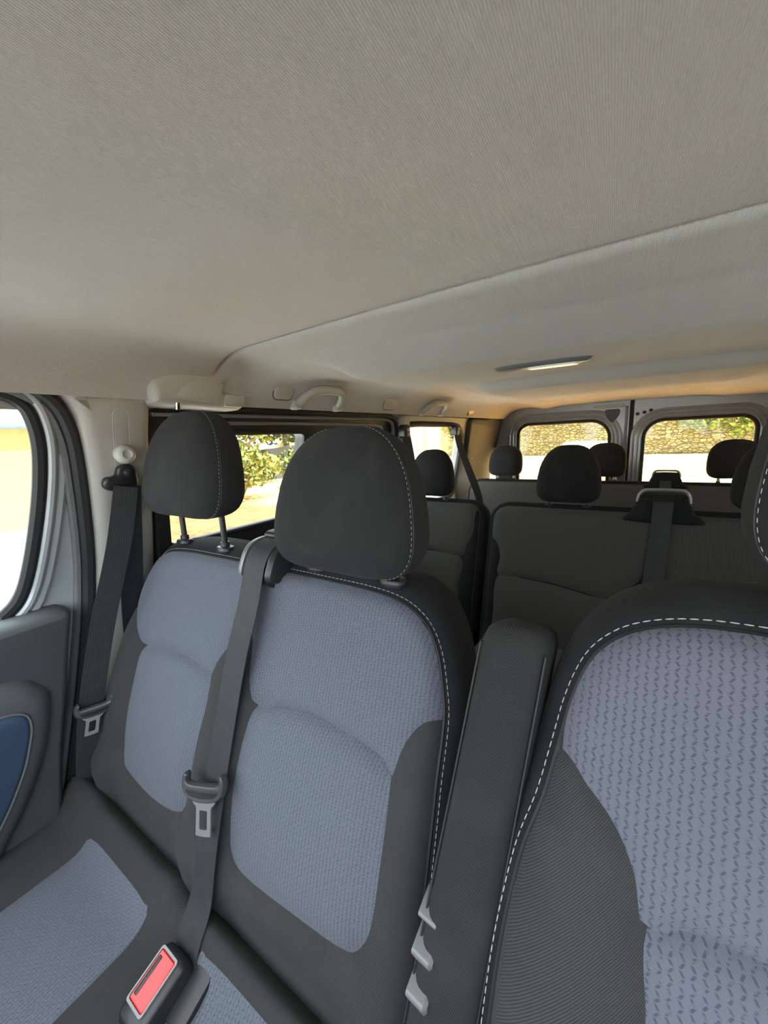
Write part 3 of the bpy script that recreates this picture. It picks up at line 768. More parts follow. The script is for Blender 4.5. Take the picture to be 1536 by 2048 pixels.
# armrest folded up against the back
fa = back_frame(.390, .998, 19)
rings = []
for s, hx, hd, dd in ((-.012, .010, .018, .0), (-.014, .022, .030, 0), (-.020, .029, .037, 0), (-.030, .032, .040, 0), (-.06, .0315, .042, .001), (-.18, .032, .042, .006), (-.32, .032, .043, .014), (-.45, .032, .042, .016), (-.52, .033, .040, .012), (-.545, .028, .034, .01), (-.55, .015, .02, .01)):
    cx = .030 - .038 * (-s / .5)
    rings.append((fa(cx, s, dd), (hx, 0, 0), fa.en * hd, 5))
V, F, UV = superloft(rings, 32)
UV = []
for i, (s, *_r2) in enumerate(((-.012,), (-.014,), (-.020,), (-.030,), (-.06,), (-.18,), (-.32,), (-.45,), (-.52,), (-.545,), (-.55,))):
    UV += [(.22 * j / 32, s) for j in range(32)]
arm = mesh('armrest', V, F, 'twill_arm', drv, UV)
for sx in (-1, 1):
    pts_ = [fa(.030 - .038 * (-s / .5) + sx * .0305, s, dd + .036) for s, dd in ((-.035, 0), (-.06, .001), (-.18, .006), (-.32, .014), (-.45, .016), (-.53, .012))]
    mb = MB(); mb.add(*tube(cr_open(pts_, 6), .0012, 6)); mb.build('seam', 'piping', arm)

# --- second row: single seat beside the sliding door, double seat next to it
RS = [(0, 0), (.008, -.003), (.018, -.014), (.022, -.04), (.02, -.09), (.006, -.11)]
def row_back(parent, y, z, rec, x0, x1, regions, mats=('shaded_knit', 'border'), r=.05, h=.62, bol=None, grid=.013, depth=None, rtop=None):
    fr = back_frame(y, z, rec)
    out = resample(rrect(x0, x1, -h, 0, rtop or (r, r, .03, .03), 6), .016)
    dep = depth or (lambda x, s: .0 * x)
    return fr, upholster(parent, fr, out, regions, dep, grid, 'backrest', mats[1], RS, stitch=False, round_=.035, drop=.02)
def rrp(x0, x1, y0, y1, r): return rrect(x0, x1, y0, y1, r, 5)
s2 = empty('rear_single_seat', 'shade-toned second row single seat beside the sliding door', 'car seat', None, (-.64, 1.3, 0))
row_back(s2, 1.47, .905, 16, -.865, -.410, [('upper_insert', cr_closed([(-.90, .02), (-.64, .04), (-.442, .02), (-.428, -.06), (-.43, -.12), (-.452, -.17), (-.472, -.215), (-.64, -.205), (-.81, -.215), (-.83, -.17), (-.86, -.12), (-.90, -.1)], 4), 'shaded_knit', .004), ('lower_insert', cr_closed([(-.81, -.219), (-.64, -.209), (-.472, -.219), (-.468, -.32), (-.48, -.47), (-.64, -.48), (-.80, -.47), (-.815, -.33)], 4), 'shaded_knit', .005)])
mb = MB(); mb.add(*superloft([((-.63, 1.17, .24), (.235, 0, 0), (0, .24, 0), 6), ((-.63, 1.17, .40), (.24, 0, 0), (0, .26, 0), 6), ((-.63, 1.17, .44), (.22, 0, 0), (0, .24, 0), 6)], 28)); mb.build('seat_cushion', 'shaded_knit', s2)
mb = MB(); mb.add(*superloft([((-.63, 1.2, .01), (.16, 0, 0), (0, .2, 0), 6), ((-.63, 1.2, .26), (.18, 0, 0), (0, .2, 0), 6)], 20)); mb.build('seat_base', 'card', s2)
headrest(s2, (-.637, 1.50, 1.025), .108, .052, .098, base_z=.905, stitch=False, mat='border', posts=((-.065, 0), (.065, 0)), nu=36, nv=18, post_mat='steel', base_y=.01)

b2 = empty('rear_double_seat', 'shade-toned second row double seat with belt guide between the headrests', 'car seat', None, (.2, 1.3, 0))
row_back(b2, 1.47, .905, 16, -.354, .735, [('upper_insert', cr_closed([(-.40, .02), (-.1, .04), (.5, .04), (.80, .02), (.80, -.12), (.69, -.17), (.63, -.27), (.45, -.268), (.26, -.285), (.235, -.24), (.205, -.205), (.175, -.195), (.145, -.21), (.105, -.25), (.075, -.295), (.0, -.285), (-.12, -.268), (-.23, -.262), (-.315, -.265), (-.312, -.20), (-.326, -.15), (-.352, -.125), (-.40, -.12)], 4), 'shaded_knit', .004), ('lower_insert', cr_closed([(-.315, -.269), (-.23, -.266), (-.12, -.272), (.0, -.289), (.072, -.299), (.07, -.40), (.05, -.52), (-.12, -.54), (-.30, -.52), (-.32, -.40)], 4), 'shaded_knit', .005), ('lower_insert', cr_closed([(.262, -.289), (.45, -.272), (.63, -.274), (.64, -.40), (.62, -.52), (.45, -.54), (.28, -.52), (.26, -.40)], 4), 'shaded_knit', .005)], r=.055)
mb = MB(); mb.add(*superloft([((.185, 1.17, .24), (.54, 0, 0), (0, .24, 0), 7), ((.185, 1.17, .40), (.545, 0, 0), (0, .26, 0), 7), ((.185, 1.17, .44), (.52, 0, 0), (0, .24, 0), 7)], 28)); mb.build('seat_cushion', 'shaded_knit', b2)
mb = MB(); mb.add(*superloft([((.185, 1.2, .01), (.42, 0, 0), (0, .2, 0), 6), ((.185, 1.2, .26), (.45, 0, 0), (0, .2, 0), 6)], 20)); mb.build('seat_base', 'card', b2)
for hx_ in (-.098, .445):
    headrest(b2, (hx_, 1.50, 1.027), .112, .054, .100, base_z=.905, stitch=False, mat='border', posts=((-.062, 0), (.062, 0)), nu=36, nv=18, post_mat='steel', base_y=.01)
def belt_guide(parent, cx, y, z, sc):
    f = lambda a, b, o: Vector((cx + a * sc, y - o * sc, z + b * sc))
    mb = MB(); mb.add(*pillow(cr_closed([(-.098, -.02), (-.080, .015), (-.062, .06), (-.05, .070), (.05, .070), (.062, .06), (.080, .015), (.10, -.02)], 5), f, [(0, -.06), (0, -.005), (.004, .008), (.012, .014)])); h = mb.build('belt_guide', 'border', parent)
    mb = MB(); mb.add(*tube([f(a, b, -.005) for a, b in cr_open([(-.066, .045), (-.064, .064), (-.056, .078), (-.038, .084), (.038, .084), (.056, .078), (.064, .064), (.066, .045)], 4)], .0055 * sc, 8)); mb.build('guide_loop', 'steel', h)
    return h
belt_guide(b2, .18, 1.465, .897, 1.0)

# --- third row bench
b3 = empty('rear_bench', 'shade-toned third row bench in front of the rear doors', 'car seat', None, (-.1, 2.2, 0))
row_back(b3, 2.37, .886, 14, -.80, .76, [('upper_insert', rrect(-.84, .80, -.24, .03, .01), 'shaded_knit', .004), ('lower_insert', rrect(-.72, .70, -.54, -.244, .04), 'shaded_knit', .004)], r=.07, h=.60, grid=.02)
mb = MB(); mb.add(*superloft([((-.02, 2.1, .24), (.76, 0, 0), (0, .24, 0), 8), ((-.02, 2.1, .42), (.76, 0, 0), (0, .26, 0), 8)], 28)); mb.build('seat_cushion', 'shaded_knit', b3)
mb = MB(); mb.add(*superloft([((-.02, 2.12, .01), (.6, 0, 0), (0, .2, 0), 6), ((-.02, 2.12, .26), (.65, 0, 0), (0, .2, 0), 6)], 20)); mb.build('seat_base', 'card', b3)
for hx_ in (-.587, -.052, .475):
    headrest(b3, (hx_, 2.41, 1.010), .104, .05, .090, taper=.10, base_z=.885, stitch=False, mat='border', posts=((-.05, 0), (.05, 0)), nu=36, nv=18, post_mat='steel', base_y=.01)
belt_guide(b3, .22, 2.37, .885, .85)

# ================================================================== SEAT BELTS
def tongue(parent, fr, sc=1.0):
    """latch plate: black moulded bar with upturned ends, steel tongue with slot; fr(a,b,o)"""
    f = lambda a, b, o: fr(a * sc, b * sc, o * sc)
    o_ = cr_closed([(-.041, .015), (-.043, .005), (-.038, -.012), (-.022, -.022), (0, -.0245), (.022, -.022), (.038, -.012), (.043, .005), (.041, .015), (.036, .020), (.031, .016), (.030, .005), (.0, .003), (-.030, .005), (-.031, .016), (-.036, .020)], 4)
    mb = MB(); mb.add(*pillow(o_, f, [(0, -.003), (0, .004), (.0018, .0075), (.0042, .0085)])); h = mb.build('tongue_grip', 'grip', parent)
    mb = MB(); mb.add(*pillow(cr_closed([(-.030, -.004), (0, -.0055), (.030, -.004), (.024, -.013), (0, -.016), (-.024, -.013)], 4), f, [(0, .006), (0, .0092), (.001, .0095)])); mb.build('grip_inlay', 'black', h)
    out = cr_closed([(-.021, -.020), (-.019, -.028), (-.0145, -.034), (-.0145, -.068), (-.0115, -.073), (.0115, -.073), (.0145, -.068), (.0145, -.034), (.019, -.028), (.021, -.020)], 3)
    hole = rrect(-.0075, .0075, -.064, -.036, .002, 3)
    mb = MB(); mb.add(*plate([out, hole], f, .000, .0030)); mb.build('latch_tongue', 'steel', parent, True, 30)
BW = .050
mbelt = empty('seat_belt', 'black seat belt hanging down between the two passenger seats', 'seat belt', 'front seat belts', (-.41, .2, .45))
fbel = back_frame(.398, .97, 20)
path = [Vector((-.412, .500, .985)), Vector((-.413, .472, 1.008)), Vector((-.414, .442, 1.013)), Vector((-.414, .416, 1.005)), Vector((-.415, .398, .984)), Vector((-.415, .387, .955))] + [fbel(x, s, .008) for x, s in ((-.411, -.06), (-.417, -.14), (-.416, -.24), (-.413, -.33), (-.406, -.43), (-.398, -.50))] + [fbel(-.392, -.545, .022), fbel(-.383, -.585, .03)]
path = cr_open(path, 6)
mb = MB(); mb.add(*ribbon(path, (1, 0, 0), BW)); mb.build('webbing', 'webbing', mbelt)
P_t = fbel(-.4135, -.335, .026)
_ta = Vector((.93, .30, .12)).normalized(); _tb = (fbel.es + Vector((-.02, .0, 0))); _tb = (_tb - _ta * _tb.dot(_ta)).normalized(); _tn = _tb.cross(-_ta)
ft = lambda a, b, o: P_t + _ta * a + _tb * b + _tn * o
tongue(mbelt, ft, .94)
# shoulder guide bolted on the bench top
sg = empty('belt_shoulder_guide', 'black and silver shoulder belt guide on top of the passenger bench', 'belt guide', None, (-.41, .45, .97))
GX = -.416
prof_ = [(.392, .955), (.398, .985), (.415, 1.006), (.44, 1.014), (.475, 1.010), (.50, .992), (.505, .955), (.44, .945)]
for sx in (-1, 1):
    fs = lambda a, b, o, sx=sx: Vector((GX + sx * (.034 + o), a, b))
    mb = MB(); mb.add(*pillow(cr_closed(prof_, 4), fs, [(0, -.004), (0, .004), (.002, .008), (.006, .0095)])); mb.build('side_plate', 'silver_plastic' if sx < 0 else 'black', sg)
fs = lambda a, b, o: Vector((GX + o, a + .004, b - .009))
mb = MB(); mb.add(*pillow(cr_closed(prof_, 4), fs, [(0, -.033), (0, .033)])); mb.build('guide_body', 'black', sg)
mb = MB(); mb.add(*superloft([((GX - .036, .475, 1.012), (0, .024, 0), (0, 0, .010), 4), ((GX + .036, .475, 1.012), (0, .024, 0), (0, 0, .010), 4)], 20)); mb.build('guide_bridge', 'black', sg)
# buckle sunk between the cushions
bk = empty('belt_buckle', 'black seat belt buckle with red release button between the cushions', 'buckle', None, (-.4, .15, .44))
fk = Frame((-.392, .146, .452), (0, .94, .34), (0, -.34, .94))
mb = MB(); mb.add(*pillow(rrect(-.024, .030, -.046, .036, .012, 6), fk, [(0, -.05), (0, .006), (.003, .012), (.007, .014)])); mb.build('buckle_body', 'black', bk)
mb = MB(); mb.add(*pillow(rrect(-.0165, .0165, -.026, .026, .003, 4), fk, [(0, .008), (.0005, .0165), (.002, .018)])); rb_ = mb.build('release_button', 'red', bk)
mb = MB(); mb.add(*plate([rrect(-.019, .019, -.029, .029, .004, 4), rrect(-.0165, .0165, -.026, .026, .003, 4)], fk, .012, .0175)); mb.build('button_rim', 'silver_plastic', bk, True, 30)
mb = MB(); mb.add(*pillow(rrect(-.013, -.007, -.020, .020, .0015, 3), fk, [(0, .017), (0, .0185), (.0005, .0188)])); mb.build('tongue_slot', 'black', rb_)
fsl = Frame((-.352, .168, .441), (0, .9, .43), (.25, -.42, .87))
mb = MB(); mb.add(*pillow(rrect(-.022, .022, -.035, .028, .010, 5), fsl, [(0, -.04), (0, .000), (.003, .005)])); mb.build('gap_shade', 'black', bk)  # black block standing in for the shade in the cushion gap
# pillar belt
pb = empty('seat_belt', 'black seat belt hanging from the cream pillar beside the door', 'seat belt', 'front seat belts', (-.83, .25, .4))
bp = cr_open([(-.783, .374, 1.105), (-.795, .345, .98), (-.815, .298, .82), (-.829, .257, .66), (-.840, .238, .55), (-.848, .222, .42), (-.850, .214, .33)], 6)
mb = MB(); mb.add(*ribbon(bp, (.12, 1, .25), .046)); mb.build('webbing', 'webbing', pb)
bp2 = cr_open([(-.79, .382, 1.105), (-.815, .378, .98), (-.838, .37, .84), (-.845, .36, .70), (-.85, .35, .60)], 6)
mb = MB(); mb.add(*ribbon(bp2, (.1, 1, 0), .046)); mb.build('retractor_webbing', 'webbing_dark', pb)
Pp = Vector((-.812, .2535, .652))
ftp = lambda a, b, o: Pp + Vector((.42, .90, .02)).normalized() * a + Vector((.07, .22, .97)).normalized() * b + Vector((.99, -.1, -.05)) * o
tongue(pb, ftp, .82)
# upper anchor ring
fan = lambda a, b, o: wl(.372 + a, 1.122 + b, .045 + o)
mb = MB(); mb.add(*pillow(cr_closed([(-.034, -.012), (-.030, .004), (-.012, .008), (-.006, .024), (.008, .030), (.024, .024), (.030, .004), (.030, -.018), (.010, -.022), (-.02, -.024)], 4), fan, [(0, 0), (0, .010), (.003, .015), (.007, .0165)])); an = mb.build('upper_anchor', 'black', pb)
mb = MB(); mb.add(*superloft([(fan(.010, .012, .012), (0, .011, 0), (.0, 0, .011), 2), (fan(.010, .012, .021), (0, .009, 0), (0, 0, .009), 2), (fan(.010, .012, .023), (0, .005, 0), (0, 0, .005), 2)], 18)); mb.build('anchor_bolt', 'black', an)
# belt height adjuster knob
kn = empty('belt_height_knob', 'round cream belt height adjuster knob on the pillar', 'knob', None, wl(.381, 1.172, .045))
fk2 = lambda a, b, o: wl(.381 + a, 1.172 + b, .042 + o)
prof = [(.0185, 0), (.0200, .006), (.0200, .012), (.0180, .019), (.0140, .0235), (.0100, .0245), (.0075, .022), (.003, .0205)]
mb = MB(); mb.add(*superloft([(fk2(0, 0, o), (0, r, 0), (0, 0, r), 2) for r, o in prof], 28)); mb.build('knob', 'cream_knob', kn)
mb = MB(); mb.add(*superloft([(fk2(-.002, -.0145, .0225), (.0, .0055, -.001), (0.004, 0, .0016), 2), (fk2(-.002, -.0145, .0232), (0, .005, -.001), (.004, 0, .0014), 2)], 14)); mb.build('thumb_notch', 'grey_plastic', kn)

# rear belts with anchors along the body side
for (y, z, lb, path_, w_) in ((1.53, 1.205, 'dark seat belt on the pillar behind the sliding door', [(0, 0, 0), (.012, .02, -.15), (.03, .0, -.32), (.05, -.05, -.5)], .045), (2.10, 1.205, 'dark twisted seat belt hanging across the rear quarter window', [(0, 0, 0), (.02, .015, -.10), (.05, .05, -.22), (.085, .10, -.36), (.10, .13, -.46)], .045)):
    A = wl(y, z, .05)
    sb = empty('rear_seat_belt', lb, 'seat belt', 'rear seat belts', A)
    P_ = cr_open([A + Vector(p) for p in path_], 6)
    mb = MB(); mb.add(*ribbon(P_, [Vector((.35 + .5 * math.sin(i * .12), 1, 0)) for i in range(len(P_))], w_)); mb.build('webbing', 'webbing', sb)
    mb = MB(); mb.add(*superloft([(A + Vector((-.02, 0, .0)), (0, .026, 0), (0, 0, .03), 3), (A + Vector((.008, 0, 0)), (0, .026, 0), (0, 0, .03), 3), (A + Vector((.014, 0, 0)), (0, .018, 0), (0, 0, .02), 3)], 20)); an = mb.build('upper_anchor', 'black', sb)
    mb = MB(); mb.add(*superloft([(A + Vector((.013, 0, .006)), (0, .010, 0), (0, 0, .010), 2), (A + Vector((.020, 0, .006)), (0, .007, 0), (0, 0, .007), 2)], 14)); mb.build('anchor_bolt', 'steel', an)
sb = empty('rear_seat_belt', 'dark seat belt running down the second row double seat', 'seat belt', 'rear seat belts', (.18, 1.45, .9))
f2 = back_frame(1.47, .905, 16)
mb = MB(); mb.add(*ribbon(cr_open([f2(.18, .035, -.06), f2(.18, .068, -.03), f2(.18, .062, .0), f2(.18, .03, .032), f2(.179, -.01, .026), f2(.178, -.06, .014), f2(.172, -.16, .012), f2(.166, -.28, .012), f2(.16, -.45, .014)], 6), (1, 0, 0), .052)); mb.build('webbing', 'webbing', sb)
sb = empty('rear_seat_belt', 'short dark seat belt on the third row bench guide', 'seat belt', 'rear seat belts', (.22, 2.35, .88))
f3 = back_frame(2.37, .886, 14)
mb = MB(); mb.add(*ribbon(cr_open([f3(.22, .05, -.02), f3(.22, .05, .012), f3(.22, .0, .016), f3(.22, -.15, .012)], 6), (1, 0, 0), .048)); mb.build('webbing', 'webbing', sb)

# ================================================================== CEILING FITTINGS
def rail_x(z): return -.755 + .03 * (z - 1.28) / .06
def grab(y0, y1, label, h):
    g_ = empty('grab_handle', label, 'grab handle', 'grab handles on the roof rail', (-.74, (y0 + y1) / 2, 1.28))
    w = y1 - y0
    P = cr_open([(y0, 1.289, 0), (y0 + .06 * w, 1.309, .016), (y0 + .20 * w, 1.326, .026), (y0 + .5 * w, 1.331, .028), (y0 + .80 * w, 1.328, .026), (y0 + .94 * w, 1.311, .016), (y1, 1.289, 0)], 5)
    mb = MB(); mb.add(*tube([(rail_x(z) + .010 + o, y, z) for y, z, o in P], .0135, 12, flat=((1, 0, 0), .75))); mb.build('grip', 'cream', g_)
    for y in (y0, y1):
        mb = MB(); mb.add(*superloft([((rail_x(1.29) - .004, y, 1.289), (0, .018, 0), (0, 0, .015), 4), ((rail_x(1.29) + .012, y, 1.289), (0, .017, 0), (0, 0, .014), 4), ((rail_x(1.29) + .018, y, 1.289), (0, .012, 0), (0, 0, .010), 4)], 18)); mb.build('mount', 'cream', g_)
grab(.845, 1.030, 'cream grab handle above the sliding door window', 0)
grab(1.63, 1.835, 'cream grab handle above the rear quarter window', 0)
for y, z, w, lb in ((.782, 1.318, .036, 'flat cream coat hook cover ahead of the long grab handle'), (1.335, 1.310, .045, 'cream coat hook cover between the two grab handles')):
    fh = lambda a, b, o, y=y, z=z: Vector((rail_x(z + b) + o, y + a, z + b))
    mb = MB(); mb.add(*pillow(rrect(-w, w, -.020, .020, .016, 5), fh, [(0, -.01), (0, .012), (.003, .017), (.008, .019)])); o = mb.build('coat_hook', 'cream'); tag(o, lb, 'coat hook', 'coat hooks on the roof rail')
    mb = MB(); mb.add(*tube([fh(p[0], p[1], .012) for p in rrect(-w, w, -.020, .020, .016, 5)], .0016, 6, True)); mb.build('hook_edge', 'dark_trim', o)
fh = lambda a, b, o: Vector((rail_x(1.30 + b) + o, 2.22 + a, 1.302 + b))
mb = MB(); mb.add(*pillow(rrect(-.04, .04, -.016, .016, .012, 5), fh, [(0, -.01), (0, .010), (.003, .013)])); o = mb.build('belt_outlet', 'black'); tag(o, 'small black belt outlet in the roof rail near the rear corner', 'outlet')
# chrome pin under the rail cap
mb = MB(); mb.add(*superloft([(wl(.482, 1.262, .075), (.006, 0, 0), (0, .006, 0), 2), (wl(.482, 1.276, .075), (.006, 0, 0), (0, .006, 0), 2)], 14)); o = mb.build('cap_pin', 'chrome'); tag(o, 'small chrome pin under the cream roof rail cap', 'pin')
# ceiling lamp in a recessed oval
lx, ly, lz = -.085, .955, 1.331
lamp = empty('ceiling_lamp', 'flat oval ceiling lamp with pale lens toned as window reflection in the rear headliner', 'lamp', None, (lx, ly, lz))
mb = MB(); mb.add(*superloft([((lx, ly, lz + .006), (.105, .004, 0), (0, .032, 0), 2.6), ((lx, ly, lz - .004), (.105, .004, 0), (0, .032, 0), 2.6), ((lx, ly, lz - .010), (.094, .004, 0), (0, .024, 0), 2.6)], 32)); mb.build('lamp_housing', 'grey_plastic', lamp)
mb = MB(); mb.add(*superloft([((lx + .025, ly + .004, lz - .008), (.055, .003, 0), (0, .014, 0), 3), ((lx + .025, ly + .004, lz - .014), (.050, .003, 0), (0, .011, 0), 3)], 24)); mb.build('lens', 'lamp_lens', lamp)

# ================================================================== OUTSIDE
GZ = -.55
m, nt, b = new_mat('dry_ground'); g = G(nt); ob = g.obj()
sp = g.n('ShaderNodeSeparateXYZ'); g.put(sp.inputs[0], ob)
n1 = g.noise(ob, .35, 5, .6); n2 = g.noise(ob, 6, 6, .7); n3 = g.noise(ob, .9, 4, .6)
soil = g.mix(g.ss(n2, .35, .7), (.10, .042, .012, 1), (.17, .078, .022, 1))
leafy = g.mix(g.ss(n2, .4, .65), (.105, .022, .006, 1), (.12, .072, .008, 1))
grassy = g.mix(g.ss(n2, .4, .65), (.085, .075, .008, 1), (.15, .105, .016, 1))
near = g.ss(g.m('ADD', g.m('MULTIPLY', sp.outputs[0], -1.0), g.m('MULTIPLY', n1, 3.0)), 8.0, 5.5)
c1 = g.mix(near, g.mix(g.ss(n3, .45, .62), soil, leafy), g.mix(g.ss(n2, .35, .7), (.27, .135, .042, 1), (.40, .215, .075, 1)))
far = g.ss(g.m('MULTIPLY', sp.outputs[0], -1.0), 8.5, 12.5)
c1 = g.mix(g.m('MULTIPLY', far, g.ss(n1, .35, .6)), c1, grassy)
gravel = g.mix(g.ss(n2, .3, .7), (.70, .39, .11, 1), (.82, .53, .19, 1))  # unseen near gravel, colour pushed to bounce warm light onto the headliner
streak = g.n('ShaderNodeMapping'); g.put(streak.inputs[0], ob); streak.inputs['Scale'].default_value = (.12, 1.2, 1)
gravel = g.mix(g.ss(sp.outputs[1], 10, 13), gravel, g.mix(g.ss(g.noise(streak.outputs[0], 1.4, 4), .4, .65), (.30, .25, .09, 1), (.44, .40, .20, 1)))
concrete = g.mix(g.ss(n2, .3, .7), (.54, .57, .60, 1), (.64, .67, .70, 1))
c1 = g.mix(g.ss(g.m('ABSOLUTE', sp.outputs[0]), 5.2, 4.4), c1, g.mix(g.ss(n2, .35, .7), (.56, .29, .085, 1), (.70, .40, .14, 1)))  # unseen orange soil beside the van, added to bounce warm light inside
yard = g.ss(g.m('ADD', g.m('ADD', sp.outputs[1], g.m('MULTIPLY', sp.outputs[0], .5)), n3), .3, -.4)
bounce_pad = g.m('MULTIPLY', g.ss(g.m('ABSOLUTE', sp.outputs[0]), 5.2, 4.6), g.ss(g.m('ADD', sp.outputs[1], g.m('MULTIPLY', n3, .4)), 2.6, 2.1))  # unseen concrete strip, added so light bounced to the front headliner stays neutral
c1 = g.mix(g.m('MAXIMUM', yard, bounce_pad), c1, concrete)
g.put(b.inputs['Base Color'], g.mix(g.ss(sp.outputs[1], 6.5, 9.0), c1, gravel)); b.inputs['Roughness'].default_value = 1
g.put(b.inputs['Normal'], g.bump(n2, .6, .05))
M['ground'] = m
mb = MB(); mb.add([(-70, -60, GZ), (70, -60, GZ), (70, 70, GZ), (-70, 70, GZ)], [(0, 1, 2, 3)]); tag(mb.build('ground', 'ground'), 'sunlit dry ground with leaves and pale gravel around the van', kind='structure')

def leaf_mat(name, a, b_):
    m, nt, b = new_mat(name); g = G(nt); ob = g.obj()
    g.put(b.inputs['Base Color'], g.mix(g.ss(g.noise(ob, 2.5, 4), .35, .65), c4(a), c4(b_))); b.inputs['Roughness'].default_value = .8
    return m
M['leaf'] = leaf_mat('green_leaves', (.07, .10, .015), (.20, .20, .03)); M['leaf_dark'] = leaf_mat('dark_leaves', (.03, .05, .01), (.10, .12, .025))
M['ivy'] = leaf_mat('ivy_leaves', (.10, .17, .015), (.30, .34, .06))
M['bark'] = plain('bark', (.22, .16, .10), .9, 0, .8, 30)
M['net'] = plain('dark_net', (.035, .032, .028), .95, 0, .6, 60)
M['sheet'] = plain('pale_tarp', (.22, .20, .18), .7)
M['white'] = plain('white_paint', (.85, .85, .84), .5)
M['ochre'] = plain('ochre_render', (.30, .205, .075), .9)
M['gutter'] = plain('blue_grey_gutter', (.10, .15, .17), .5)
M['roof_tile'] = plain('pale_roof_sheet', (.80, .82, .82), .6)
m, nt, b = new_mat('rubble_stone'); g = G(nt); ob = g.obj()
mp = g.n('ShaderNodeMapping'); g.put(mp.inputs[0], ob); mp.inputs['Scale'].default_value = (1.3, 1.3, 2.6)
v = g.n('ShaderNodeTexVoronoi', feature='DISTANCE_TO_EDGE'); g.put(v.inputs['Vector'], mp.outputs[0]); v.inputs['Scale'].default_value = 2.8
v2 = g.n('ShaderNodeTexVoronoi'); g.put(v2.inputs['Vector'], mp.outputs[0]); v2.inputs['Scale'].default_value = 2.8
sep = g.n('ShaderNodeSeparateColor'); g.put(sep.inputs[0], v2.outputs['Color'])
stc = g.mix(sep.outputs[0], (.26, .19, .09, 1), (.50, .40, .22, 1))
g.put(b.inputs['Base Color'], g.mix(g.ss(v.outputs['Distance'], .02, .09), (.16, .13, .08, 1), stc)); b.inputs['Roughness'].default_value = .95
g.put(b.inputs['Normal'], g.bump(g.ss(v.outputs['Distance'], .0, .15), .8, .08))
M['stone'] = m

def leaves(center, rad, n, size, rng):
    c = np.asarray(center); mb_V = []; mb_F = []
    d = rng.normal(size=(n, 3)); d /= np.linalg.norm(d, axis=1, keepdims=True)
    p = c + d * np.asarray(rad) * (rng.random((n, 1)) ** .45)
    a = rng.normal(size=(n, 3)); a /= np.linalg.norm(a, axis=1, keepdims=True)
    b2_ = np.cross(a, rng.normal(size=(n, 3))); b2_ /= np.linalg.norm(b2_, axis=1, keepdims=True)
    s = size * (.6 + .8 * rng.random((n, 1)))
    V = np.stack([p - a * s, p - b2_ * s * .5, p + a * s, p + b2_ * s * .5], 1).reshape(-1, 3)
    F = [(4 * i, 4 * i + 1, 4 * i + 2, 4 * i + 3) for i in range(n)]
    return V, F
def tree(label, x, y, h, rad, n, mat, size=.16, group='trees beside the van', seed=1):
    rng = np.random.default_rng(seed)
    t = empty('tree', label, 'tree', group, (x, y, GZ))
    mb = MB(); top = h * .62
    pth = cr_open([(x, y, GZ - .05), (x + .1, y, GZ + top * .4), (x - .1, y + .1, GZ + top * .8), (x, y, GZ + h * .9)], 5)
    mb.add(*tube(pth, list(np.linspace(.16, .03, len(pth))), 8)); mb.build('trunk', 'bark', t)
    for k in range(7):
        a = rng.random() * 6.28; z0 = GZ + h * (.25 + .08 * k); L = rad * (.7 + .5 * rng.random())
        e = Vector((x + math.cos(a) * L, y + math.sin(a) * L, z0 + L * (.15 + .4 * rng.random())))
        m1 = (Vector((x, y, z0)) + e) / 2 + Vector((0, 0, .2))
        mb = MB(); P_ = cr_open([(x, y, z0), tuple(m1), tuple(e)], 5); mb.add(*tube(P_, list(np.linspace(.06, .012, len(P_))), 6)); mb.build('branch', 'bark', t)
    V, F = leaves((x, y, GZ + h * .68), (rad, rad, h * .42), n, size, rng)
    tag(mesh('foliage', V, F, mat, t, None, False), kind='stuff')
    return t
tree('leafy green tree with bare twigs seen through the sliding door window', -14.2, 10.2, 5.2, 2.3, 2600, 'leaf', .17, seed=3)
tree('darker tree beyond the sliding door window, beside the drooping net', -17.0, 15.5, 6.0, 2.8, 2800, 'leaf_dark', .19, seed=4)
tree('dense green tree seen through the rear quarter window', -8.6, 21.0, 5.4, 1.7, 2400, 'leaf_dark', .19, seed=5)
def bush(label, x, y, h, rad, n, mat, seed):
    rng = np.random.default_rng(seed); t = empty('bush', label, 'bush', 'bushes outside the sliding door', (x, y, GZ))
    for k in range(9):
        a = rng.random() * 6.28; e = Vector((x + math.cos(a) * rad * .8, y + math.sin(a) * rad * .8, GZ + h * (.6 + .4 * rng.random())))
        mb = MB(); P_ = cr_open([(x, y, GZ - .02), tuple((Vector((x, y, GZ)) + e) / 2 + Vector((0, 0, .15))), tuple(e)], 5); mb.add(*tube(P_, list(np.linspace(.03, .006, len(P_))), 5)); mb.build('stem', 'bark', t)
    V, F = leaves((x, y, GZ + h * .6), (rad, rad, h * .45), n, .10, rng)
    tag(mesh('foliage', V, F, mat, t, None, False), kind='stuff')
bush('low yellow green bush in front of the net, nearer the van front', -10.6, 7.7, 1.7, 1.3, 1300, 'leaf', 21)
bush('low dark bush in front of the net, nearer the van rear', -10.9, 11.0, 1.5, 1.2, 1300, 'leaf_dark', 22)
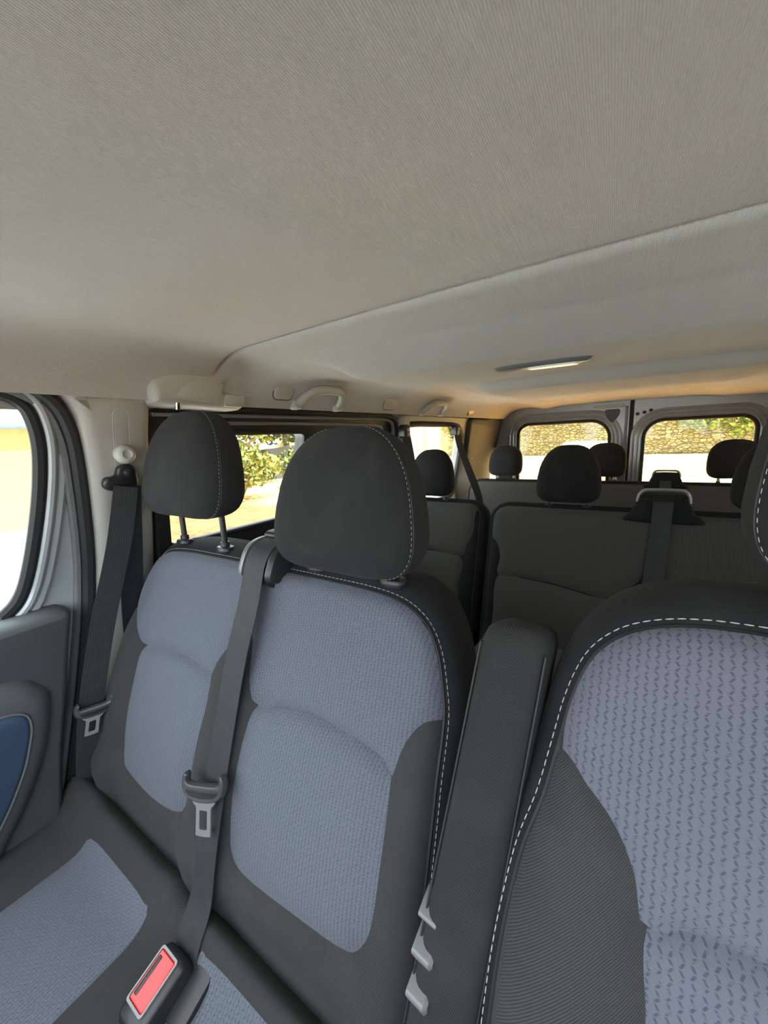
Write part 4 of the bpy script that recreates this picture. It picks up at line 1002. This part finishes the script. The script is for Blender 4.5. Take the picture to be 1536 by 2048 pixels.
# drooping dark net and pale sheet on poles
def sheet_thing(name, label, x0, y0, x1, y1, z0, z1, sag, mat, cat, folds=.25, seed=1):
    rng = np.random.default_rng(seed); n, k = 40, 10; V = []; F = []
    ph = rng.random(4) * 6
    for s in (0, 1):
        for j in range(k + 1):
            for i in range(n + 1):
                u = i / n; w = j / k; zt = z1 - sag * (1 - (2 * (u * 3 % 1) - 1) ** 2)
                off = folds * (math.sin(u * 31 + ph[0] + w * 2) * .5 + math.sin(u * 13 + ph[1] - w * 3) * .5) * (.3 + .7 * (1 - w))
                dx, dy = y1 - y0, -(x1 - x0); L = math.hypot(dx, dy)
                V.append((x0 + (x1 - x0) * u + dx / L * (off + s * .02), y0 + (y1 - y0) * u + dy / L * (off + s * .02), z0 + (zt - z0) * w))
    q = (n + 1) * (k + 1)
    for j in range(k):
        for i in range(n):
            a = j * (n + 1) + i; F.append((a, a + 1, a + n + 2, a + n + 1)); F.append((q + a, q + a + n + 1, q + a + n + 2, q + a + 1))
    e = empty(name, label, cat, None, (x0, y0, GZ)); mesh('sheet', V, F, mat, e)
    for i in range(4):
        u = i / 3; px_, py_ = x0 + (x1 - x0) * u, y0 + (y1 - y0) * u
        mb = MB(); mb.add(*tube([(px_, py_, GZ - .05), (px_, py_, z1 + .15)], .04, 8)); mb.build('post', 'bark', e)
    return e
sheet_thing('net_fence', 'dark drooping net strung along the trees outside the sliding door', -15.6, 7.6, -14.5, 17.2, GZ, 1.05, .12, 'net', 'net')
sheet_thing('tarp_screen', 'pale tarp screen outside the rear quarter window', -9.3, 15.0, -7.7, 16.4, GZ, 2.3, .2, 'sheet', 'tarp', .15, 2)
# ochre building beyond the front passenger door
bd = empty('building', 'sunlit ochre shed with blue grey gutter seen through the front passenger window', 'building', None, (-11.9, -1.5, GZ))
mb = MB(); mb.add(*plate([[(-9, GZ), (3.55, GZ), (3.55, 1.82), (-9, 1.82)], rrect(1.95, 2.45, .85, 1.32, .01)], lambda a, b, o: Vector((-11.9 + o, a, b)), -.2, 0)); mb.build('wall', 'ochre', bd, True, 30)
mb = MB(); mb.add(*plate([[(-9, GZ), (3.55, GZ), (3.55, 1.82), (-9, 1.82)]], lambda a, b, o: Vector((-11.9 + o, a, b)), -4.2, -4.0)); mb.build('wall', 'ochre', bd, True, 30)
mb = MB(); mb.add([(-12.1, 3.55, GZ), (-15.9, 3.55, GZ), (-15.9, 3.55, 1.82), (-12.1, 3.55, 1.82), (-12.1, 3.4, GZ), (-15.9, 3.4, GZ), (-15.9, 3.4, 1.82), (-12.1, 3.4, 1.82)], [(0, 1, 2, 3), (7, 6, 5, 4), (0, 3, 7, 4), (1, 5, 6, 2), (3, 2, 6, 7)]); mb.build('end_wall', 'ochre', bd, False)
mb = MB(); mb.add(*plate([rrect(1.95, 2.45, .85, 1.32, .01)], lambda a, b, o: Vector((-11.9 + o, a, b)), -.14, -.10)); wn = mb.build('window', 'grey_plastic', bd, True, 30)
mb = MB(); mb.add(*plate([rrect(1.92, 2.48, .82, 1.35, .01), rrect(1.98, 2.42, .88, 1.29, .01)], lambda a, b, o: Vector((-11.9 + o, a, b)), -.10, .02)); mb.build('window_frame', 'white', wn, True, 30)
mb = MB(); mb.add(*tube([(-11.75, -9.2, 1.84), (-11.75, 3.75, 1.84)], .07, 8)); mb.build('gutter', 'gutter', bd)
mb = MB(); mb.add([(-11.7, -9.2, 1.88), (-11.7, 3.75, 1.88), (-14, 3.75, 2.45), (-14, -9.2, 2.45), (-16.2, 3.75, 1.88), (-16.2, -9.2, 1.88), (-11.7, -9.2, 1.80), (-11.7, 3.75, 1.80), (-16.2, 3.75, 1.80), (-16.2, -9.2, 1.80)], [(0, 1, 2, 3), (3, 2, 4, 5), (6, 7, 1, 0), (9, 5, 4, 8), (6, 9, 8, 7), (1, 7, 8, 4, 2), (0, 3, 5, 9, 6)]); mb.build('roof', 'roof_tile', bd, False)
# stone wall with ivy behind the van
sw = empty('stone_wall', 'long rubble stone retaining wall overgrown with ivy behind the van', 'wall', None, (0, 29, GZ))
nx_, nz_ = 90, 12; rng = np.random.default_rng(9); V = []; F = []
for s in (0, 1):
    for j in range(nz_ + 1):
        for i in range(nx_ + 1):
            x = -34 + 74 * i / nx_
            V.append((x, 29 + s * .6 - x * .02 + (0 if s else rng.random() * .16 + .25 * j / nz_), GZ + 4.0 * j / nz_ + (rng.random() * .25 if j == nz_ else 0)))
q = (nx_ + 1) * (nz_ + 1)
for j in range(nz_):
    for i in range(nx_):
        a = j * (nx_ + 1) + i; F.append((a, a + 1, a + nx_ + 2, a + nx_ + 1)); F.append((q + a, q + a + nx_ + 1, q + a + nx_ + 2, q + a + 1))
for i in range(nx_):
    a = nz_ * (nx_ + 1) + i; F.append((a, a + 1, q + a + 1, q + a))
mesh('masonry', V, F, 'stone', sw, None, False)
mbV, mbF = [], []
for k in range(150):
    x = rng.uniform(-26, 34) if k % 2 else rng.uniform(-7, 7)
    z = GZ + (1.0 + 3.4 * rng.random() ** .6); r_ = rng.uniform(.5, 1.3)
    if x < 2.5: z = GZ + 2.7 + 1.6 * rng.random(); r_ *= .75
    V, F = leaves((x, 28.8 - x * .02, z), (r_, .25, r_ * .7), 90, .16, rng)
    o_ = len(mbV); mbV += [tuple(v) for v in V]; mbF += [tuple(i + o_ for i in f_) for f_ in F]
tag(mesh('ivy', mbV, mbF, 'ivy', sw, None, False), kind='stuff')
# low white block by the wall
mb = MB(); mb.add(*superloft([((-2.0, 19.5, GZ - .02), (.95, 0, 0), (0, .5, 0), 10), ((-2.0, 19.5, GZ + 1.10), (.95, 0, 0), (0, .5, 0), 10), ((-2.0, 19.5, GZ + 1.16), (.90, 0, 0), (0, .45, 0), 10)], 32)); o = mb.build('white_block', 'white'); tag(o, 'low bright white block on the gravel behind the van', 'block')
